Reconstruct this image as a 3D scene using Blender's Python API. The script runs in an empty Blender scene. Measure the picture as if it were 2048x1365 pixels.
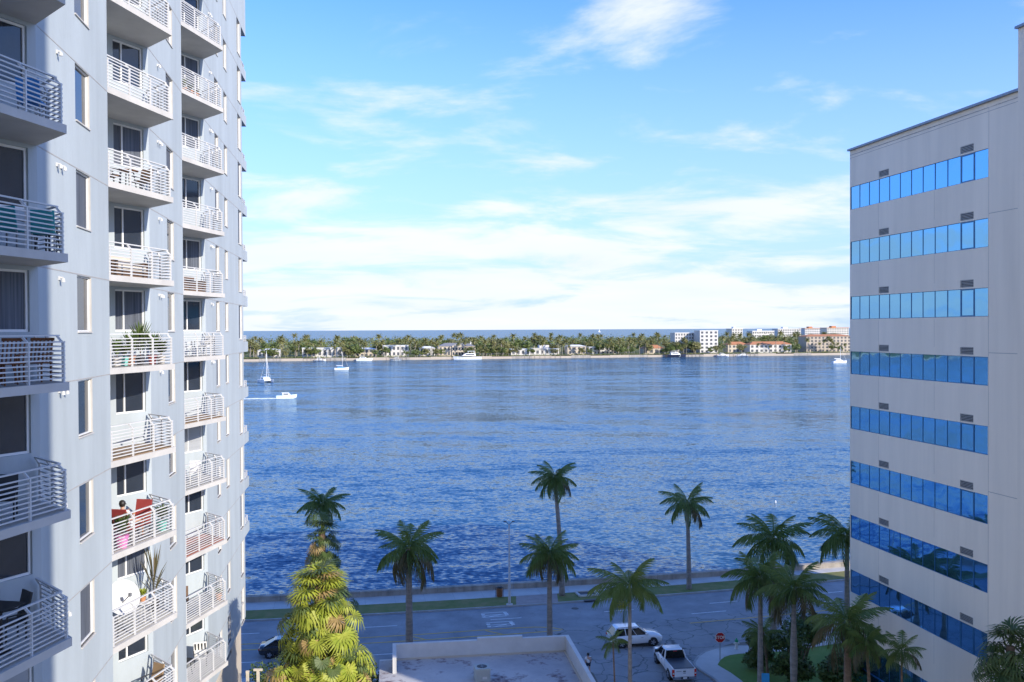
import bpy, bmesh, math, random
from mathutils import Vector, Matrix, Euler
R = math.radians
random.seed(7)
scene = bpy.context.scene
col = scene.collection

# ---------------------------------------------------------------- camera
F_PX, CX, CY, CAMZ = 1850.0, 1024.0, 682.5, 28.0
PITCH, ROLL = math.atan(23.0 / F_PX), 0.0047
Fv = Vector((0, math.cos(PITCH), -math.sin(PITCH)))
U0 = Vector((0, math.sin(PITCH), math.cos(PITCH)))
Rv = Vector((1, 0, 0)) * math.cos(ROLL) - U0 * math.sin(ROLL)
Uv = U0 * math.cos(ROLL) + Vector((1, 0, 0)) * math.sin(ROLL)
cam_data = bpy.data.cameras.new('camera')
cam = bpy.data.objects.new('camera', cam_data)
col.objects.link(cam)
m = Matrix.Identity(4)
for i in range(3):
    m[i][0], m[i][1], m[i][2] = Rv[i], Uv[i], -Fv[i]
m[2][3] = CAMZ
cam.matrix_world = m
cam_data.sensor_width = 36.0
cam_data.lens = 36.0 * F_PX / 2048.0
cam_data.clip_start = 0.1
cam_data.clip_end = 150000.0
scene.camera = cam

# ---------------------------------------------------------------- light
SUN_EL = R(24.0)
SUN_H = Vector((0.763, -0.649, 0)).normalized()      # horizontal direction towards the sun
world = bpy.data.worlds.new('World')
scene.world = world
world.use_nodes = True
SKY_STRENGTH = 0.15
def build_world():
    nt = world.node_tree; N = nt.nodes; L = nt.links
    for n in list(N): N.remove(n)
    def new(t, **k):
        n = N.new(t)
        for a, b in k.items(): setattr(n, a, b)
        return n
    def math_(op, a, b=None, c=None, clamp=False):
        n = new('ShaderNodeMath', operation=op, use_clamp=clamp)
        for i, v in enumerate((a, b, c)):
            if v is None: continue
            if isinstance(v, (int, float)): n.inputs[i].default_value = v
            else: L.new(v, n.inputs[i])
        return n.outputs[0]
    out = new('ShaderNodeOutputWorld'); bg = new('ShaderNodeBackground')
    bg.inputs['Strength'].default_value = SKY_STRENGTH
    sky = new('ShaderNodeTexSky', sky_type='NISHITA')
    sky.sun_disc = False
    sky.sun_elevation = SUN_EL
    sky.sun_rotation = math.atan2(SUN_H.x, SUN_H.y)
    sky.altitude = 0; sky.air_density = 1.0; sky.dust_density = 0.3; sky.ozone_density = 2.5
    tc = new('ShaderNodeTexCoord')
    sep = new('ShaderNodeSeparateXYZ'); L.new(tc.outputs['Generated'], sep.inputs[0])
    z = math_('MAXIMUM', sep.outputs[2], 0.0)
    den = math_('ADD', z, 0.16)
    u = math_('DIVIDE', sep.outputs[0], den)
    v = math_('DIVIDE', sep.outputs[1], den)
    comb = new('ShaderNodeCombineXYZ'); L.new(u, comb.inputs[0]); L.new(v, comb.inputs[1])
    mp = new('ShaderNodeMapping'); L.new(comb.outputs[0], mp.inputs[0])
    mp.inputs['Scale'].default_value = (0.75, 1.0, 1.0)
    mp.inputs['Location'].default_value = (2.75, 1.7, 0.0)
    n1 = new('ShaderNodeTexNoise'); L.new(mp.outputs[0], n1.inputs['Vector'])
    n1.inputs['Scale'].default_value = 1.9; n1.inputs['Detail'].default_value = 9
    n1.inputs['Roughness'].default_value = 0.58; n1.inputs['Distortion'].default_value = 0.35
    n2 = new('ShaderNodeTexNoise'); L.new(mp.outputs[0], n2.inputs['Vector'])
    n2.inputs['Scale'].default_value = 0.55; n2.inputs['Detail'].default_value = 3
    # more cloud towards the horizon
    ramp = new('ShaderNodeValToRGB'); L.new(z, ramp.inputs[0])
    e = ramp.color_ramp.elements
    e[0].position = 0.0; e[0].color = (0.36,) * 3 + (1,)
    e[1].position = 1.0; e[1].color = (0.0,) * 3 + (1,)
    for p, c in ((0.05, 0.29), (0.09, 0.205), (0.125, 0.135), (0.2, 0.085), (0.33, 0.05)):
        q = ramp.color_ramp.elements.new(p); q.color = (c, c, c, 1)
    s = math_('ADD', math_('MULTIPLY', n1.outputs[0], 1.2), math_('MULTIPLY', n2.outputs[0], 0.6))
    s = math_('ADD', s, ramp.outputs[0])
    mr = new('ShaderNodeMapRange', interpolation_type='SMOOTHSTEP'); L.new(s, mr.inputs[0])
    mr.inputs[1].default_value = 0.98; mr.inputs[2].default_value = 1.25
    mask = math_('MULTIPLY', mr.outputs[0], 0.93)
    tint = new('ShaderNodeMix', data_type='RGBA', blend_type='MULTIPLY'); tint.inputs[0].default_value = 1
    L.new(sky.outputs[0], tint.inputs[6]); tint.inputs[7].default_value = (0.53, 0.555, 0.76, 1)
    hs = new('ShaderNodeHueSaturation'); L.new(tint.outputs[2], hs.inputs['Color'])
    hs.inputs['Saturation'].default_value = 1.14
    # clouds: bright, a little greyer and bluer where thick and low
    n3 = new('ShaderNodeTexNoise'); L.new(mp.outputs[0], n3.inputs['Vector'])
    n3.inputs['Scale'].default_value = 1.4; n3.inputs['Detail'].default_value = 5
    cm = new('ShaderNodeMix', data_type='RGBA'); L.new(n3.outputs[0], cm.inputs[0])
    cm.inputs[6].default_value = (1.8, 2.0, 2.4, 1); cm.inputs[7].default_value = (2.5, 2.53, 2.6, 1)
    # pale haze low over the horizon, all the way round
    hz = new('ShaderNodeMapRange'); L.new(z, hz.inputs[0]); hz.inputs[1].default_value = 0.0; hz.inputs[2].default_value = 0.34
    hz.inputs[3].default_value = 0.95; hz.inputs[4].default_value = 0.0
    hm = new('ShaderNodeMix', data_type='RGBA'); L.new(math_('POWER', hz.outputs[0], 1.1), hm.inputs[0])
    L.new(hs.outputs[0], hm.inputs[6]); hm.inputs[7].default_value = (1.10, 1.58, 2.45, 1)
    mx = new('ShaderNodeMix', data_type='RGBA'); L.new(mask, mx.inputs[0])
    L.new(hm.outputs[2], mx.inputs[6]); L.new(cm.outputs[2], mx.inputs[7])
    L.new(mx.outputs[2], bg.inputs['Color']); L.new(bg.outputs[0], out.inputs['Surface'])
build_world()
sun_data = bpy.data.lights.new('sun', 'SUN')
sun_data.energy = 2.0; sun_data.angle = R(0.53); sun_data.color = (1.0, 0.93, 0.82)
sun = bpy.data.objects.new('sun', sun_data); col.objects.link(sun)
to_sun = Vector((SUN_H.x * math.cos(SUN_EL), SUN_H.y * math.cos(SUN_EL), math.sin(SUN_EL)))
sun.rotation_euler = to_sun.to_track_quat('Z', 'Y').to_euler()
sun.location = (60, -60, 80)
vs = scene.view_settings
vs.view_transform = 'Standard'; vs.look = 'None'; vs.exposure = 1.6; vs.gamma = 1.0; vs.use_curve_mapping = False

# ---------------------------------------------------------------- helpers
def ray(x, y):
    return (Fv + Rv * ((x - CX) / F_PX) + Uv * ((CY - y) / F_PX))
def G(x, y, z=0.0):                       # the place on the level z that is seen in direction x, y
    d = ray(x, y); k = (z - CAMZ) / d.z
    return Vector((d.x * k, d.y * k, z))
def D(x, y, Y):                           # the place at distance Y
    d = ray(x, y); k = Y / d.y
    return Vector((d.x * k, Y, CAMZ + d.z * k))

class MB:
    def __init__(s): s.v = []; s.f = []; s.mi = []
    def quad(s, a, b, c, d, mi=0):
        n = len(s.v); s.v += [tuple(a), tuple(b), tuple(c), tuple(d)]; s.f.append((n, n+1, n+2, n+3)); s.mi.append(mi)
    def tri(s, a, b, c, mi=0):
        n = len(s.v); s.v += [tuple(a), tuple(b), tuple(c)]; s.f.append((n, n+1, n+2)); s.mi.append(mi)
    def poly(s, pts, mi=0):
        n = len(s.v); s.v += [tuple(p) for p in pts]; s.f.append(tuple(range(n, n+len(pts)))); s.mi.append(mi)
    def prism(s, pts, z0, z1, mi=0, top=True, bottom=True):       # pts counter-clockwise in plan
        n = len(s.v); k = len(pts)
        s.v += [(p[0], p[1], z0) for p in pts] + [(p[0], p[1], z1) for p in pts]
        for i in range(k):
            j = (i+1) % k; s.f.append((n+i, n+j, n+k+j, n+k+i)); s.mi.append(mi)
        if top: s.f.append(tuple(n+k+i for i in range(k))); s.mi.append(mi)
        if bottom: s.f.append(tuple(n+i for i in reversed(range(k)))); s.mi.append(mi)
    def box(s, c, size, rz=0.0, mi=0, M=None):
        hx, hy, hz = size[0]/2, size[1]/2, size[2]/2
        pts = [Vector((x, y, z)) for z in (-hz, hz) for x, y in ((-hx, -hy), (hx, -hy), (hx, hy), (-hx, hy))]
        if M is None: M = Matrix.Translation(Vector(c)) @ Matrix.Rotation(rz, 4, 'Z')
        else: M = M @ Matrix.Translation(Vector(c)) @ Matrix.Rotation(rz, 4, 'Z')
        n = len(s.v); s.v += [tuple(M @ p) for p in pts]
        for f in ((3, 2, 1, 0), (4, 5, 6, 7), (0, 1, 5, 4), (1, 2, 6, 5), (2, 3, 7, 6), (3, 0, 4, 7)):
            s.f.append(tuple(n+i for i in f)); s.mi.append(mi)
    def bar(s, a, b, w, h=None, mi=0):
        a = Vector(a); b = Vector(b); h = h or w
        d = (b-a).normalized(); up = Vector((0, 0, 1)) if abs(d.z) < .95 else Vector((1, 0, 0))
        x = d.cross(up).normalized(); y = x.cross(d)
        n = len(s.v)
        for p in (a, b):
            for i, j in ((-1, -1), (1, -1), (1, 1), (-1, 1)): s.v.append(tuple(p + x*(i*w/2) + y*(j*h/2)))
        for f in ((0, 1, 2, 3), (7, 6, 5, 4), (1, 0, 4, 5), (2, 1, 5, 6), (3, 2, 6, 7), (0, 3, 7, 4)):
            s.f.append(tuple(n+i for i in f)); s.mi.append(mi)
    def tube(s, pts, rads, seg=8, mi=0, caps=True):
        pts = [Vector(p) for p in pts]; n0 = len(s.v)
        for i, p in enumerate(pts):
            d = (pts[min(i+1, len(pts)-1)] - pts[max(i-1, 0)]).normalized()
            up = Vector((0, 0, 1)) if abs(d.z) < .9 else Vector((1, 0, 0))
            x = d.cross(up).normalized(); y = d.cross(x)
            for k in range(seg):
                a = 2*math.pi*k/seg; s.v.append(tuple(p + (x*math.cos(a) + y*math.sin(a))*rads[i]))
        for i in range(len(pts)-1):
            for k in range(seg):
                k2 = (k+1) % seg
                s.f.append((n0+i*seg+k, n0+i*seg+k2, n0+(i+1)*seg+k2, n0+(i+1)*seg+k)); s.mi.append(mi)
        if caps:
            s.f.append(tuple(n0+k for k in reversed(range(seg)))); s.mi.append(mi)
            q = n0+(len(pts)-1)*seg; s.f.append(tuple(q+k for k in range(seg))); s.mi.append(mi)
    def lathe(s, prof, seg=16, c=(0, 0, 0), mi=0):               # prof: (r, z) list
        s.tube([(c[0], c[1], c[2]+z) for r, z in prof], [r for r, z in prof], seg, mi)
    def mesh(s, name, mats, smooth=False, fix=True):
        me = bpy.data.meshes.new(name); me.from_pydata(s.v, [], s.f)
        for mt in (mats if isinstance(mats, (list, tuple)) else [mats]): me.materials.append(mt)
        if any(s.mi): me.polygons.foreach_set('material_index', s.mi)
        if fix:
            b = bmesh.new(); b.from_mesh(me); bmesh.ops.remove_doubles(b, verts=b.verts, dist=1e-5)
            bmesh.ops.recalc_face_normals(b, faces=b.faces); b.to_mesh(me); b.free()
        if smooth: me.polygons.foreach_set('use_smooth', [True]*len(me.polygons))
        me.update(); return me

def link(name, me, parent=None, loc=(0, 0, 0), rot=None, scale=None):
    o = bpy.data.objects.new(name, me); col.objects.link(o)
    if parent is not None:
        o.parent = parent
        base = parent['_w'] if '_w' in parent else (0, 0, 0)
        o.location = Vector(loc) - Vector(base)
    else: o.location = loc
    if rot is not None: o.rotation_euler = rot
    if scale is not None: o.scale = scale if hasattr(scale, '__len__') else (scale,)*3
    return o
def tag(o, label, cat, group=None, kind=None):
    if label: o['label'] = label
    if cat: o['category'] = cat
    if group: o['group'] = group
    if kind: o['kind'] = kind
    return o
def thing(name, label, cat, loc=(0, 0, 0), rz=0.0, group=None):
    o = bpy.data.objects.new(name, None); col.objects.link(o)
    o.location = loc; o.rotation_euler = (0, 0, rz); o.empty_display_size = .3
    return tag(o, label, cat, group)
def part(name, mb, mats, root, smooth=False, loc=(0, 0, 0), rot=None):     # geometry in the root's own frame
    o = bpy.data.objects.new(name, mb.mesh(name, mats, smooth) if isinstance(mb, MB) else mb); col.objects.link(o)
    o.parent = root; o.location = loc
    if rot is not None: o.rotation_euler = rot
    return o
def structure(name, mb, mats, smooth=False):
    o = link(name, mb.mesh(name, mats, smooth)); o['kind'] = 'structure'; return o

# ---------------------------------------------------------------- materials
def mat(name, c, rough=.7, var=.12, scale=3.0, bump=0.0, bscale=None, metal=0.0, spec=.5, c2=None, stretch=(1, 1, 1), detail=5, emit=None, coat=0, streak=0):
    mt = bpy.data.materials.new(name); mt.use_nodes = True
    nt = mt.node_tree; N = nt.nodes; L = nt.links; b = N['Principled BSDF']
    b.inputs['Roughness'].default_value = rough; b.inputs['Metallic'].default_value = metal
    b.inputs['Specular IOR Level'].default_value = spec
    if coat: b.inputs['Coat Weight'].default_value = coat; b.inputs['Coat Roughness'].default_value = .05
    tc = N.new('ShaderNodeTexCoord'); mp = N.new('ShaderNodeMapping'); mp.inputs['Scale'].default_value = stretch
    geo = N.new('ShaderNodeNewGeometry'); L.new(geo.outputs['Position'], mp.inputs[0])
    nz = N.new('ShaderNodeTexNoise'); nz.inputs['Scale'].default_value = scale; nz.inputs['Detail'].default_value = detail
    nz.inputs['Roughness'].default_value = .62
    L.new(mp.outputs[0], nz.inputs['Vector'])
    mr = N.new('ShaderNodeMapRange'); mr.inputs[1].default_value = .28; mr.inputs[2].default_value = .72
    L.new(nz.outputs[0], mr.inputs[0])
    mx = N.new('ShaderNodeMix'); mx.data_type = 'RGBA'; L.new(mr.outputs[0], mx.inputs[0])
    lo = tuple(max(0, v*(1-var)) for v in c); hi = tuple(min(1, v*(1+var)) for v in c)
    if c2: lo, hi = c, c2
    mx.inputs[6].default_value = lo + (1,); mx.inputs[7].default_value = hi + (1,)
    L.new(mx.outputs[2], b.inputs['Base Color'])
    if streak:
        m2 = N.new('ShaderNodeMapping'); m2.inputs['Scale'].default_value = (.8, .8, .045); L.new(geo.outputs['Position'], m2.inputs[0])
        n2 = N.new('ShaderNodeTexNoise'); n2.inputs['Scale'].default_value = 1.6; n2.inputs['Detail'].default_value = 6; L.new(m2.outputs[0], n2.inputs['Vector'])
        r2 = N.new('ShaderNodeMapRange'); r2.inputs[1].default_value = .42; r2.inputs[2].default_value = .72; r2.inputs[3].default_value = 1; r2.inputs[4].default_value = 1-streak; L.new(n2.outputs[0], r2.inputs[0])
        x2 = N.new('ShaderNodeMix'); x2.data_type = 'RGBA'; x2.blend_type = 'MULTIPLY'; x2.inputs[0].default_value = 1
        L.new(mx.outputs[2], x2.inputs[6]); L.new(r2.outputs[0], x2.inputs[7]); L.new(x2.outputs[2], b.inputs['Base Color'])
    if bump:
        nb = N.new('ShaderNodeTexNoise'); nb.inputs['Scale'].default_value = bscale or scale*6; nb.inputs['Detail'].default_value = 4
        L.new(mp.outputs[0], nb.inputs['Vector'])
        bp = N.new('ShaderNodeBump'); bp.inputs['Strength'].default_value = bump; bp.inputs['Distance'].default_value = .02
        L.new(nb.outputs[0], bp.inputs['Height']); L.new(bp.outputs[0], b.inputs['Normal'])
    if emit: b.inputs['Emission Color'].default_value = emit + (1,); b.inputs['Emission Strength'].default_value = 1
    return mt
def leaf_mat(name, c, c2, rough=.5, trans=.25, scale=1.5):
    mt = mat(name, c, rough, c2=c2, scale=scale, spec=.35)
    N = mt.node_tree.nodes; L = mt.node_tree.links; b = N['Principled BSDF']
    tr = N.new('ShaderNodeBsdfTranslucent'); ad = N.new('ShaderNodeMixShader'); ad.inputs[0].default_value = trans
    src = b.inputs['Base Color'].links[0].from_socket; L.new(src, tr.inputs[0])
    L.new(b.outputs[0], ad.inputs[1]); L.new(tr.outputs[0], ad.inputs[2])
    L.new(ad.outputs[0], N['Material Output'].inputs[0]); return mt
M = {}
M['stucco'] = mat('blue_stucco', (.41, .45, .46), .85, .09, .45, .35, 14, stretch=(1, 1, .35), streak=.09)
M['white'] = mat('white_paint', (.58, .57, .55), .5, .07, 1.2)
M['cream'] = mat('cream_concrete', (.51, .485, .445), .75, .12, .9, .1)
M['frame'] = mat('white_frame', (.78, .77, .74), .4, .04, 2)
M['dglass'] = mat('dark_window_glass', (.025, .032, .045), .06, .3, .6, spec=.8)
M['blind'] = mat('window_blind', (.34, .35, .36), .6, .1, .5, stretch=(.2, .2, 14))
M['curtain'] = mat('curtain', (.09, .10, .12), .7, .6, 6, stretch=(3, 3, .05))
M['dark'] = mat('dark_recess', (.03, .03, .03), .9)
M['podium'] = mat('tan_stone', (.52, .45, .36), .85, .1, .5, .3, 9)
M['precast'] = mat('beige_precast', (.87, .755, .60), .8, .07, .5, .12, 20, stretch=(1, 1, .12), streak=.05)
M['joint'] = mat('sealant_joint', (.36, .34, .32), .8)
M['coping'] = mat('metal_coping', (.22, .25, .29), .45, metal=.5)
M['bframe'] = mat('blue_mullion', (.03, .14, .28), .35, .1, metal=.3)
M['louver'] = mat('louver_metal', (.42, .40, .37), .5, metal=.3)
def blue_glass():
    mt = bpy.data.materials.new('blue_mirror_glass'); mt.use_nodes = True
    N = mt.node_tree.nodes; L = mt.node_tree.links; b = N['Principled BSDF']
    b.inputs['Base Color'].default_value = (.16, .40, .64, 1); b.inputs['Metallic'].default_value = .92
    b.inputs['Roughness'].default_value = .03
    geo = N.new('ShaderNodeNewGeometry'); nz = N.new('ShaderNodeTexNoise'); nz.inputs['Scale'].default_value = .55; nz.inputs['Detail'].default_value = 1
    L.new(geo.outputs['Position'], nz.inputs['Vector'])
    bp = N.new('ShaderNodeBump'); bp.inputs['Strength'].default_value = .05; bp.inputs['Distance'].default_value = .25
    L.new(nz.outputs[0], bp.inputs['Height']); L.new(bp.outputs[0], b.inputs['Normal']); return mt
M['bglass'] = blue_glass()
def asphalt(name, c, crack):
    mt = mat(name, c, .85, .22, .35, .4, 25)
    N = mt.node_tree.nodes; L = mt.node_tree.links; b = N['Principled BSDF']
    geo = N.new('ShaderNodeNewGeometry'); nz = N.new('ShaderNodeTexNoise'); nz.inputs['Scale'].default_value = .8; nz.inputs['Detail'].default_value = 4
    L.new(geo.outputs['Position'], nz.inputs['Vector'])
    av = N.new('ShaderNodeVectorMath'); av.operation = 'MULTIPLY_ADD'; L.new(nz.outputs[1], av.inputs[0])
    av.inputs[1].default_value = (1.6, 1.6, 0); L.new(geo.outputs['Position'], av.inputs[2])
    vo = N.new('ShaderNodeTexVoronoi'); vo.feature = 'DISTANCE_TO_EDGE'; vo.inputs['Scale'].default_value = .42
    L.new(av.outputs[0], vo.inputs['Vector'])
    mr = N.new('ShaderNodeMapRange'); mr.inputs[1].default_value = 0.004; mr.inputs[2].default_value = .022
    mr.inputs[3].default_value = 1-crack; mr.inputs[4].default_value = 1; L.new(vo.outputs[0], mr.inputs[0])
    mx = N.new('ShaderNodeMix'); mx.data_type = 'RGBA'; mx.blend_type = 'MULTIPLY'; mx.inputs[0].default_value = 1
    src = b.inputs['Base Color'].links[0].from_socket; L.new(src, mx.inputs[6]); L.new(mr.outputs[0], mx.inputs[7])
    L.new(mx.outputs[2], b.inputs['Base Color']); return mt
M['asphalt'] = asphalt('asphalt', (.27, .27, .275), .10)
M['asphalt_old'] = asphalt('old_asphalt', (.28, .275, .27), .62)
M['concrete'] = mat('sidewalk_concrete', (.50, .48, .45), .85, .14, .5, .2)
M['paver'] = mat('brick_paver', (.34, .27, .24), .85, .15, 1.2, .3)
M['kerb'] = mat('kerb_concrete', (.36, .35, .33), .85, .2, 1.0)
M['grass'] = mat('lawn', (.11, .15, .02), .9, scale=.7, c2=(.24, .20, .07), bump=.8, bscale=14)
M['lawn'] = mat('green_lawn', (.10, .19, .02), .9, scale=1.2, c2=(.14, .22, .04), bump=.8, bscale=14)
M['soil'] = mat('ground_soil', (.17, .15, .12), .9, .2, .4)
M['paint_w'] = mat('white_road_paint', (.8, .8, .78), .7, .2, 2.5)
M['paint_y'] = mat('yellow_road_paint', (.60, .36, .08), .7, .25, 1.5)
M['seawall'] = mat('seawall_concrete', (.37, .33, .28), .9, .25, .8, .4, streak=.4)
M['iron'] = mat('cast_iron', (.05, .045, .045), .6)
M['trunk'] = mat('palm_trunk', (.25, .22, .19), .9, .3, 1.4, .5, 8, stretch=(1, 1, 3))
M['trunk_b'] = mat('brown_palm_trunk', (.20, .13, .08), .9, .3, 1.6, .5, 8, stretch=(1, 1, 3))
M['shaft'] = mat('green_crownshaft', (.13, .17, .04), .5, .2, 1.5)
M['frond'] = leaf_mat('palm_frond', (.08, .14, .03), (.18, .24, .06))
M['frond_dry'] = leaf_mat('ageing_palm_frond', (.09, .085, .035), (.19, .15, .07))
M['fan'] = leaf_mat('fan_leaf', (.26, .33, .03), (.46, .46, .07), trans=.3)
M['fan_dry'] = leaf_mat('dry_fan_leaf', (.30, .20, .07), (.42, .29, .12), trans=.2)
M['fan_dark'] = leaf_mat('green_fan_leaf', (.06, .10, .025), (.13, .17, .045))
M['leaf'] = leaf_mat('bush_leaf', (.055, .10, .025), (.13, .18, .05), scale=3)
M['leaf_far'] = leaf_mat('far_tree_leaf', (.10, .15, .036), (.23, .26, .085), scale=.09)
M['leaf_far_b'] = leaf_mat('far_olive_leaf', (.16, .17, .055), (.30, .28, .115), scale=.09)
M['palm_far'] = leaf_mat('far_palm_leaf', (.15, .17, .05), (.30, .27, .11), scale=.12)
M['trunk_far'] = mat('far_trunk', (.30, .26, .21), .9)
M['car_white'] = mat('white_car_paint', (.80, .80, .80), .25, .01, coat=1)
M['car_black'] = mat('black_car_paint', (.012, .012, .016), .15, .01, coat=1)
M['car_glass'] = mat('car_glass', (.012, .014, .018), .05, .1, spec=.9)
M['tyre'] = mat('tyre_rubber', (.02, .02, .02), .8)
M['rim'] = mat('alloy_rim', (.5, .5, .52), .3, metal=.8)
M['chrome'] = mat('chrome', (.6, .6, .62), .2, metal=1)
M['redlamp'] = mat('red_tail_lamp', (.55, .03, .015), .25)
M['lamp'] = mat('clear_lamp', (.6, .6, .62), .15)
M['tonneau'] = mat('black_tonneau_cover', (.03, .035, .045), .35)
M['black'] = mat('black_plastic', (.02, .02, .02), .5)
M['darkmetal'] = mat('dark_metal', (.05, .05, .055), .45)
M['wood'] = mat('brown_wood', (.22, .085, .03), .6, .35, 8)
M['wicker'] = mat('brown_wicker', (.14, .08, .045), .7, .3, 20)
M['tan'] = mat('tan_sling', (.36, .23, .12), .7)
M['teal'] = mat('teal_fabric', (.03, .28, .30), .6)
M['red'] = mat('red_cushion', (.30, .04, .035), .7)
M['beige'] = mat('beige_cushion', (.62, .55, .44), .8)
M['terra'] = mat('terracotta', (.50, .22, .10), .8)
M['redtile'] = mat('red_tile', (.42, .16, .11), .7, .15, 4)
M['pink'] = mat('pink_glaze', (.62, .20, .42), .4)
M['mint'] = mat('mint_glaze', (.20, .55, .48), .4)
M['tglass'] = mat('table_glass', (.30, .38, .36), .08, spec=.8)
M['stripe'] = mat('striped_cushion', (.7, .68, .62), .8)
M['skin'] = mat('skin', (.52, .30, .20), .55)
M['hair'] = mat('dark_hair', (.02, .014, .01), .5)
M['cloth_w'] = mat('white_cloth', (.75, .75, .75), .8)
M['cloth_d'] = mat('dark_cloth', (.03, .035, .05), .8)
M['stop'] = mat('stop_red', (.50, .015, .02), .4, .05)
M['galv'] = mat('galvanised_steel', (.33, .33, .33), .5, metal=.5)
M['hyd'] = mat('hydrant_paint', (.62, .62, .58), .5)
M['green'] = mat('green_paint', (.02, .28, .10), .5)
M['signblue'] = mat('blue_sign', (.03, .32, .62), .5)
M['ac'] = mat('air_conditioner_metal', (.40, .43, .40), .55, .06)
M['hull'] = mat('white_gelcoat', (.80, .80, .79), .3, .03)
M['hull_b'] = mat('pale_blue_hull', (.62, .72, .76), .3)
M['hull_d'] = mat('navy_hull', (.02, .025, .05), .25)
M['canvas'] = mat('blue_canvas', (.05, .25, .60), .8)
M['foam'] = mat('wake_foam', (.75, .78, .80), .9, .2, 1.5)
M['h_white'] = mat('house_white', (.60, .57, .52), .8, .06, .2)
M['h_cream'] = mat('house_cream', (.54, .46, .35), .8, .06, .2)
M['h_tan'] = mat('house_tan', (.44, .37, .29), .8, .06, .2)
M['h_glass'] = mat('house_window', (.05, .06, .075), .12, .2, .3)
M['r_orange'] = mat('terracotta_roof', (.48, .20, .09), .8, .15, .5)
M['r_grey'] = mat('grey_slate_roof', (.22, .22, .23), .8, .1, .4)
M['r_white'] = mat('white_roof', (.74, .73, .70), .8, .05, .3)
M['pile'] = mat('dock_pile', (.12, .09, .07), .9)
M['dock'] = mat('dock_boards', (.38, .34, .28), .9)
def roof_membrane():
    mt = mat('stained_roof_membrane', (.33, .32, .33), .85, scale=.35, c2=(.58, .56, .53))
    N = mt.node_tree.nodes; L = mt.node_tree.links; b = N['Principled BSDF']
    geo = N.new('ShaderNodeNewGeometry'); nz = N.new('ShaderNodeTexNoise'); nz.inputs['Scale'].default_value = .7; nz.inputs['Detail'].default_value = 8; nz.inputs['Roughness'].default_value = .7
    L.new(geo.outputs['Position'], nz.inputs['Vector'])
    mr = N.new('ShaderNodeMapRange'); mr.inputs[1].default_value = .52; mr.inputs[2].default_value = .64; L.new(nz.outputs[0], mr.inputs[0])
    mx = N.new('ShaderNodeMix'); mx.data_type = 'RGBA'; L.new(mr.outputs[0], mx.inputs[0])
    src = b.inputs['Base Color'].links[0].from_socket; L.new(src, mx.inputs[6]); mx.inputs[7].default_value = (.15, .10, .11, 1)
    L.new(mx.outputs[2], b.inputs['Base Color']); return mt
M['membrane'] = roof_membrane()
def water_mat():
    mt = bpy.data.materials.new('lagoon_water'); mt.use_nodes = True
    N = mt.node_tree.nodes; L = mt.node_tree.links; b = N['Principled BSDF']
    geo = N.new('ShaderNodeNewGeometry')
    def noise(scale, sx, sy, det, rot=12, out=0):
        mp = N.new('ShaderNodeMapping'); mp.inputs['Scale'].default_value = (sx, sy, 1); mp.inputs['Rotation'].default_value = (0, 0, R(rot))
        L.new(geo.outputs['Position'], mp.inputs[0])
        n = N.new('ShaderNodeTexNoise'); n.inputs['Scale'].default_value = scale; n.inputs['Detail'].default_value = det; n.inputs['Roughness'].default_value = .6
        L.new(mp.outputs[0], n.inputs['Vector']); return n.outputs[out]
    def vm(op, x, y):
        n = N.new('ShaderNodeVectorMath'); n.operation = op
        for i, v in enumerate((x, y)):
            if isinstance(v, tuple): n.inputs[i].default_value = v
            else: L.new(v, n.inputs[i])
        return n.outputs[0]
    def ma(op, x, y):
        n = N.new('ShaderNodeMath'); n.operation = op
        for i, v in enumerate((x, y)):
            if isinstance(v, float): n.inputs[i].default_value = v
            else: L.new(v, n.inputs[i])
        return n.outputs[0]
    # wave slopes straight from noise, so ripples keep their steepness at every distance
    small = noise(2.1, .55, 1.0, 3, -10, 1); mid = noise(.5, .5, 1.0, 3, -14, 1); long_ = noise(.045, .5, 1.2, 2, -8, 1); big = noise(.006, .5, 2.4, 3, -10)
    mr = N.new('ShaderNodeMapRange'); mr.inputs[1].default_value = .3; mr.inputs[2].default_value = .7
    mr.inputs[3].default_value = .82; mr.inputs[4].default_value = 1.15; L.new(big, mr.inputs[0])
    sl = vm('ADD', vm('MULTIPLY', vm('SUBTRACT', small, (.5, .5, .5)), (.55, .75, 0)), vm('MULTIPLY', vm('SUBTRACT', mid, (.5, .5, .5)), (.32, .48, 0)))
    sl = vm('ADD', sl, vm('MULTIPLY', vm('SUBTRACT', long_, (.5, .5, .5)), (.2, .4, 0)))
    sc_ = N.new('ShaderNodeVectorMath'); sc_.operation = 'SCALE'; L.new(sl, sc_.inputs[0]); L.new(mr.outputs[0], sc_.inputs['Scale'])
    nrm = vm('NORMALIZE', vm('ADD', sc_.outputs[0], (0, 0, 1)), (0, 0, 0))
    # wind-roughened water: body colour plus a reflection that never becomes a full mirror at grazing angles
    N.remove(b)
    df = N.new('ShaderNodeBsdfDiffuse'); df.inputs[0].default_value = (.020, .074, .150, 1)
    gl = N.new('ShaderNodeBsdfGlossy'); gl.inputs['Roughness'].default_value = .09; gl.inputs[0].default_value = (.78, .92, 1, 1)
    fr = N.new('ShaderNodeFresnel'); fr.inputs[0].default_value = 1.33
    for n in (df, gl, fr): L.new(nrm, n.inputs['Normal'])
    fac = ma('MINIMUM', ma('MULTIPLY', fr.outputs[0], .9), .46)
    mx = N.new('ShaderNodeMixShader'); L.new(fac, mx.inputs[0]); L.new(df.outputs[0], mx.inputs[1]); L.new(gl.outputs[0], mx.inputs[2])
    L.new(mx.outputs[0], N['Material Output'].inputs[0]); return mt
M['water'] = water_mat()

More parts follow.
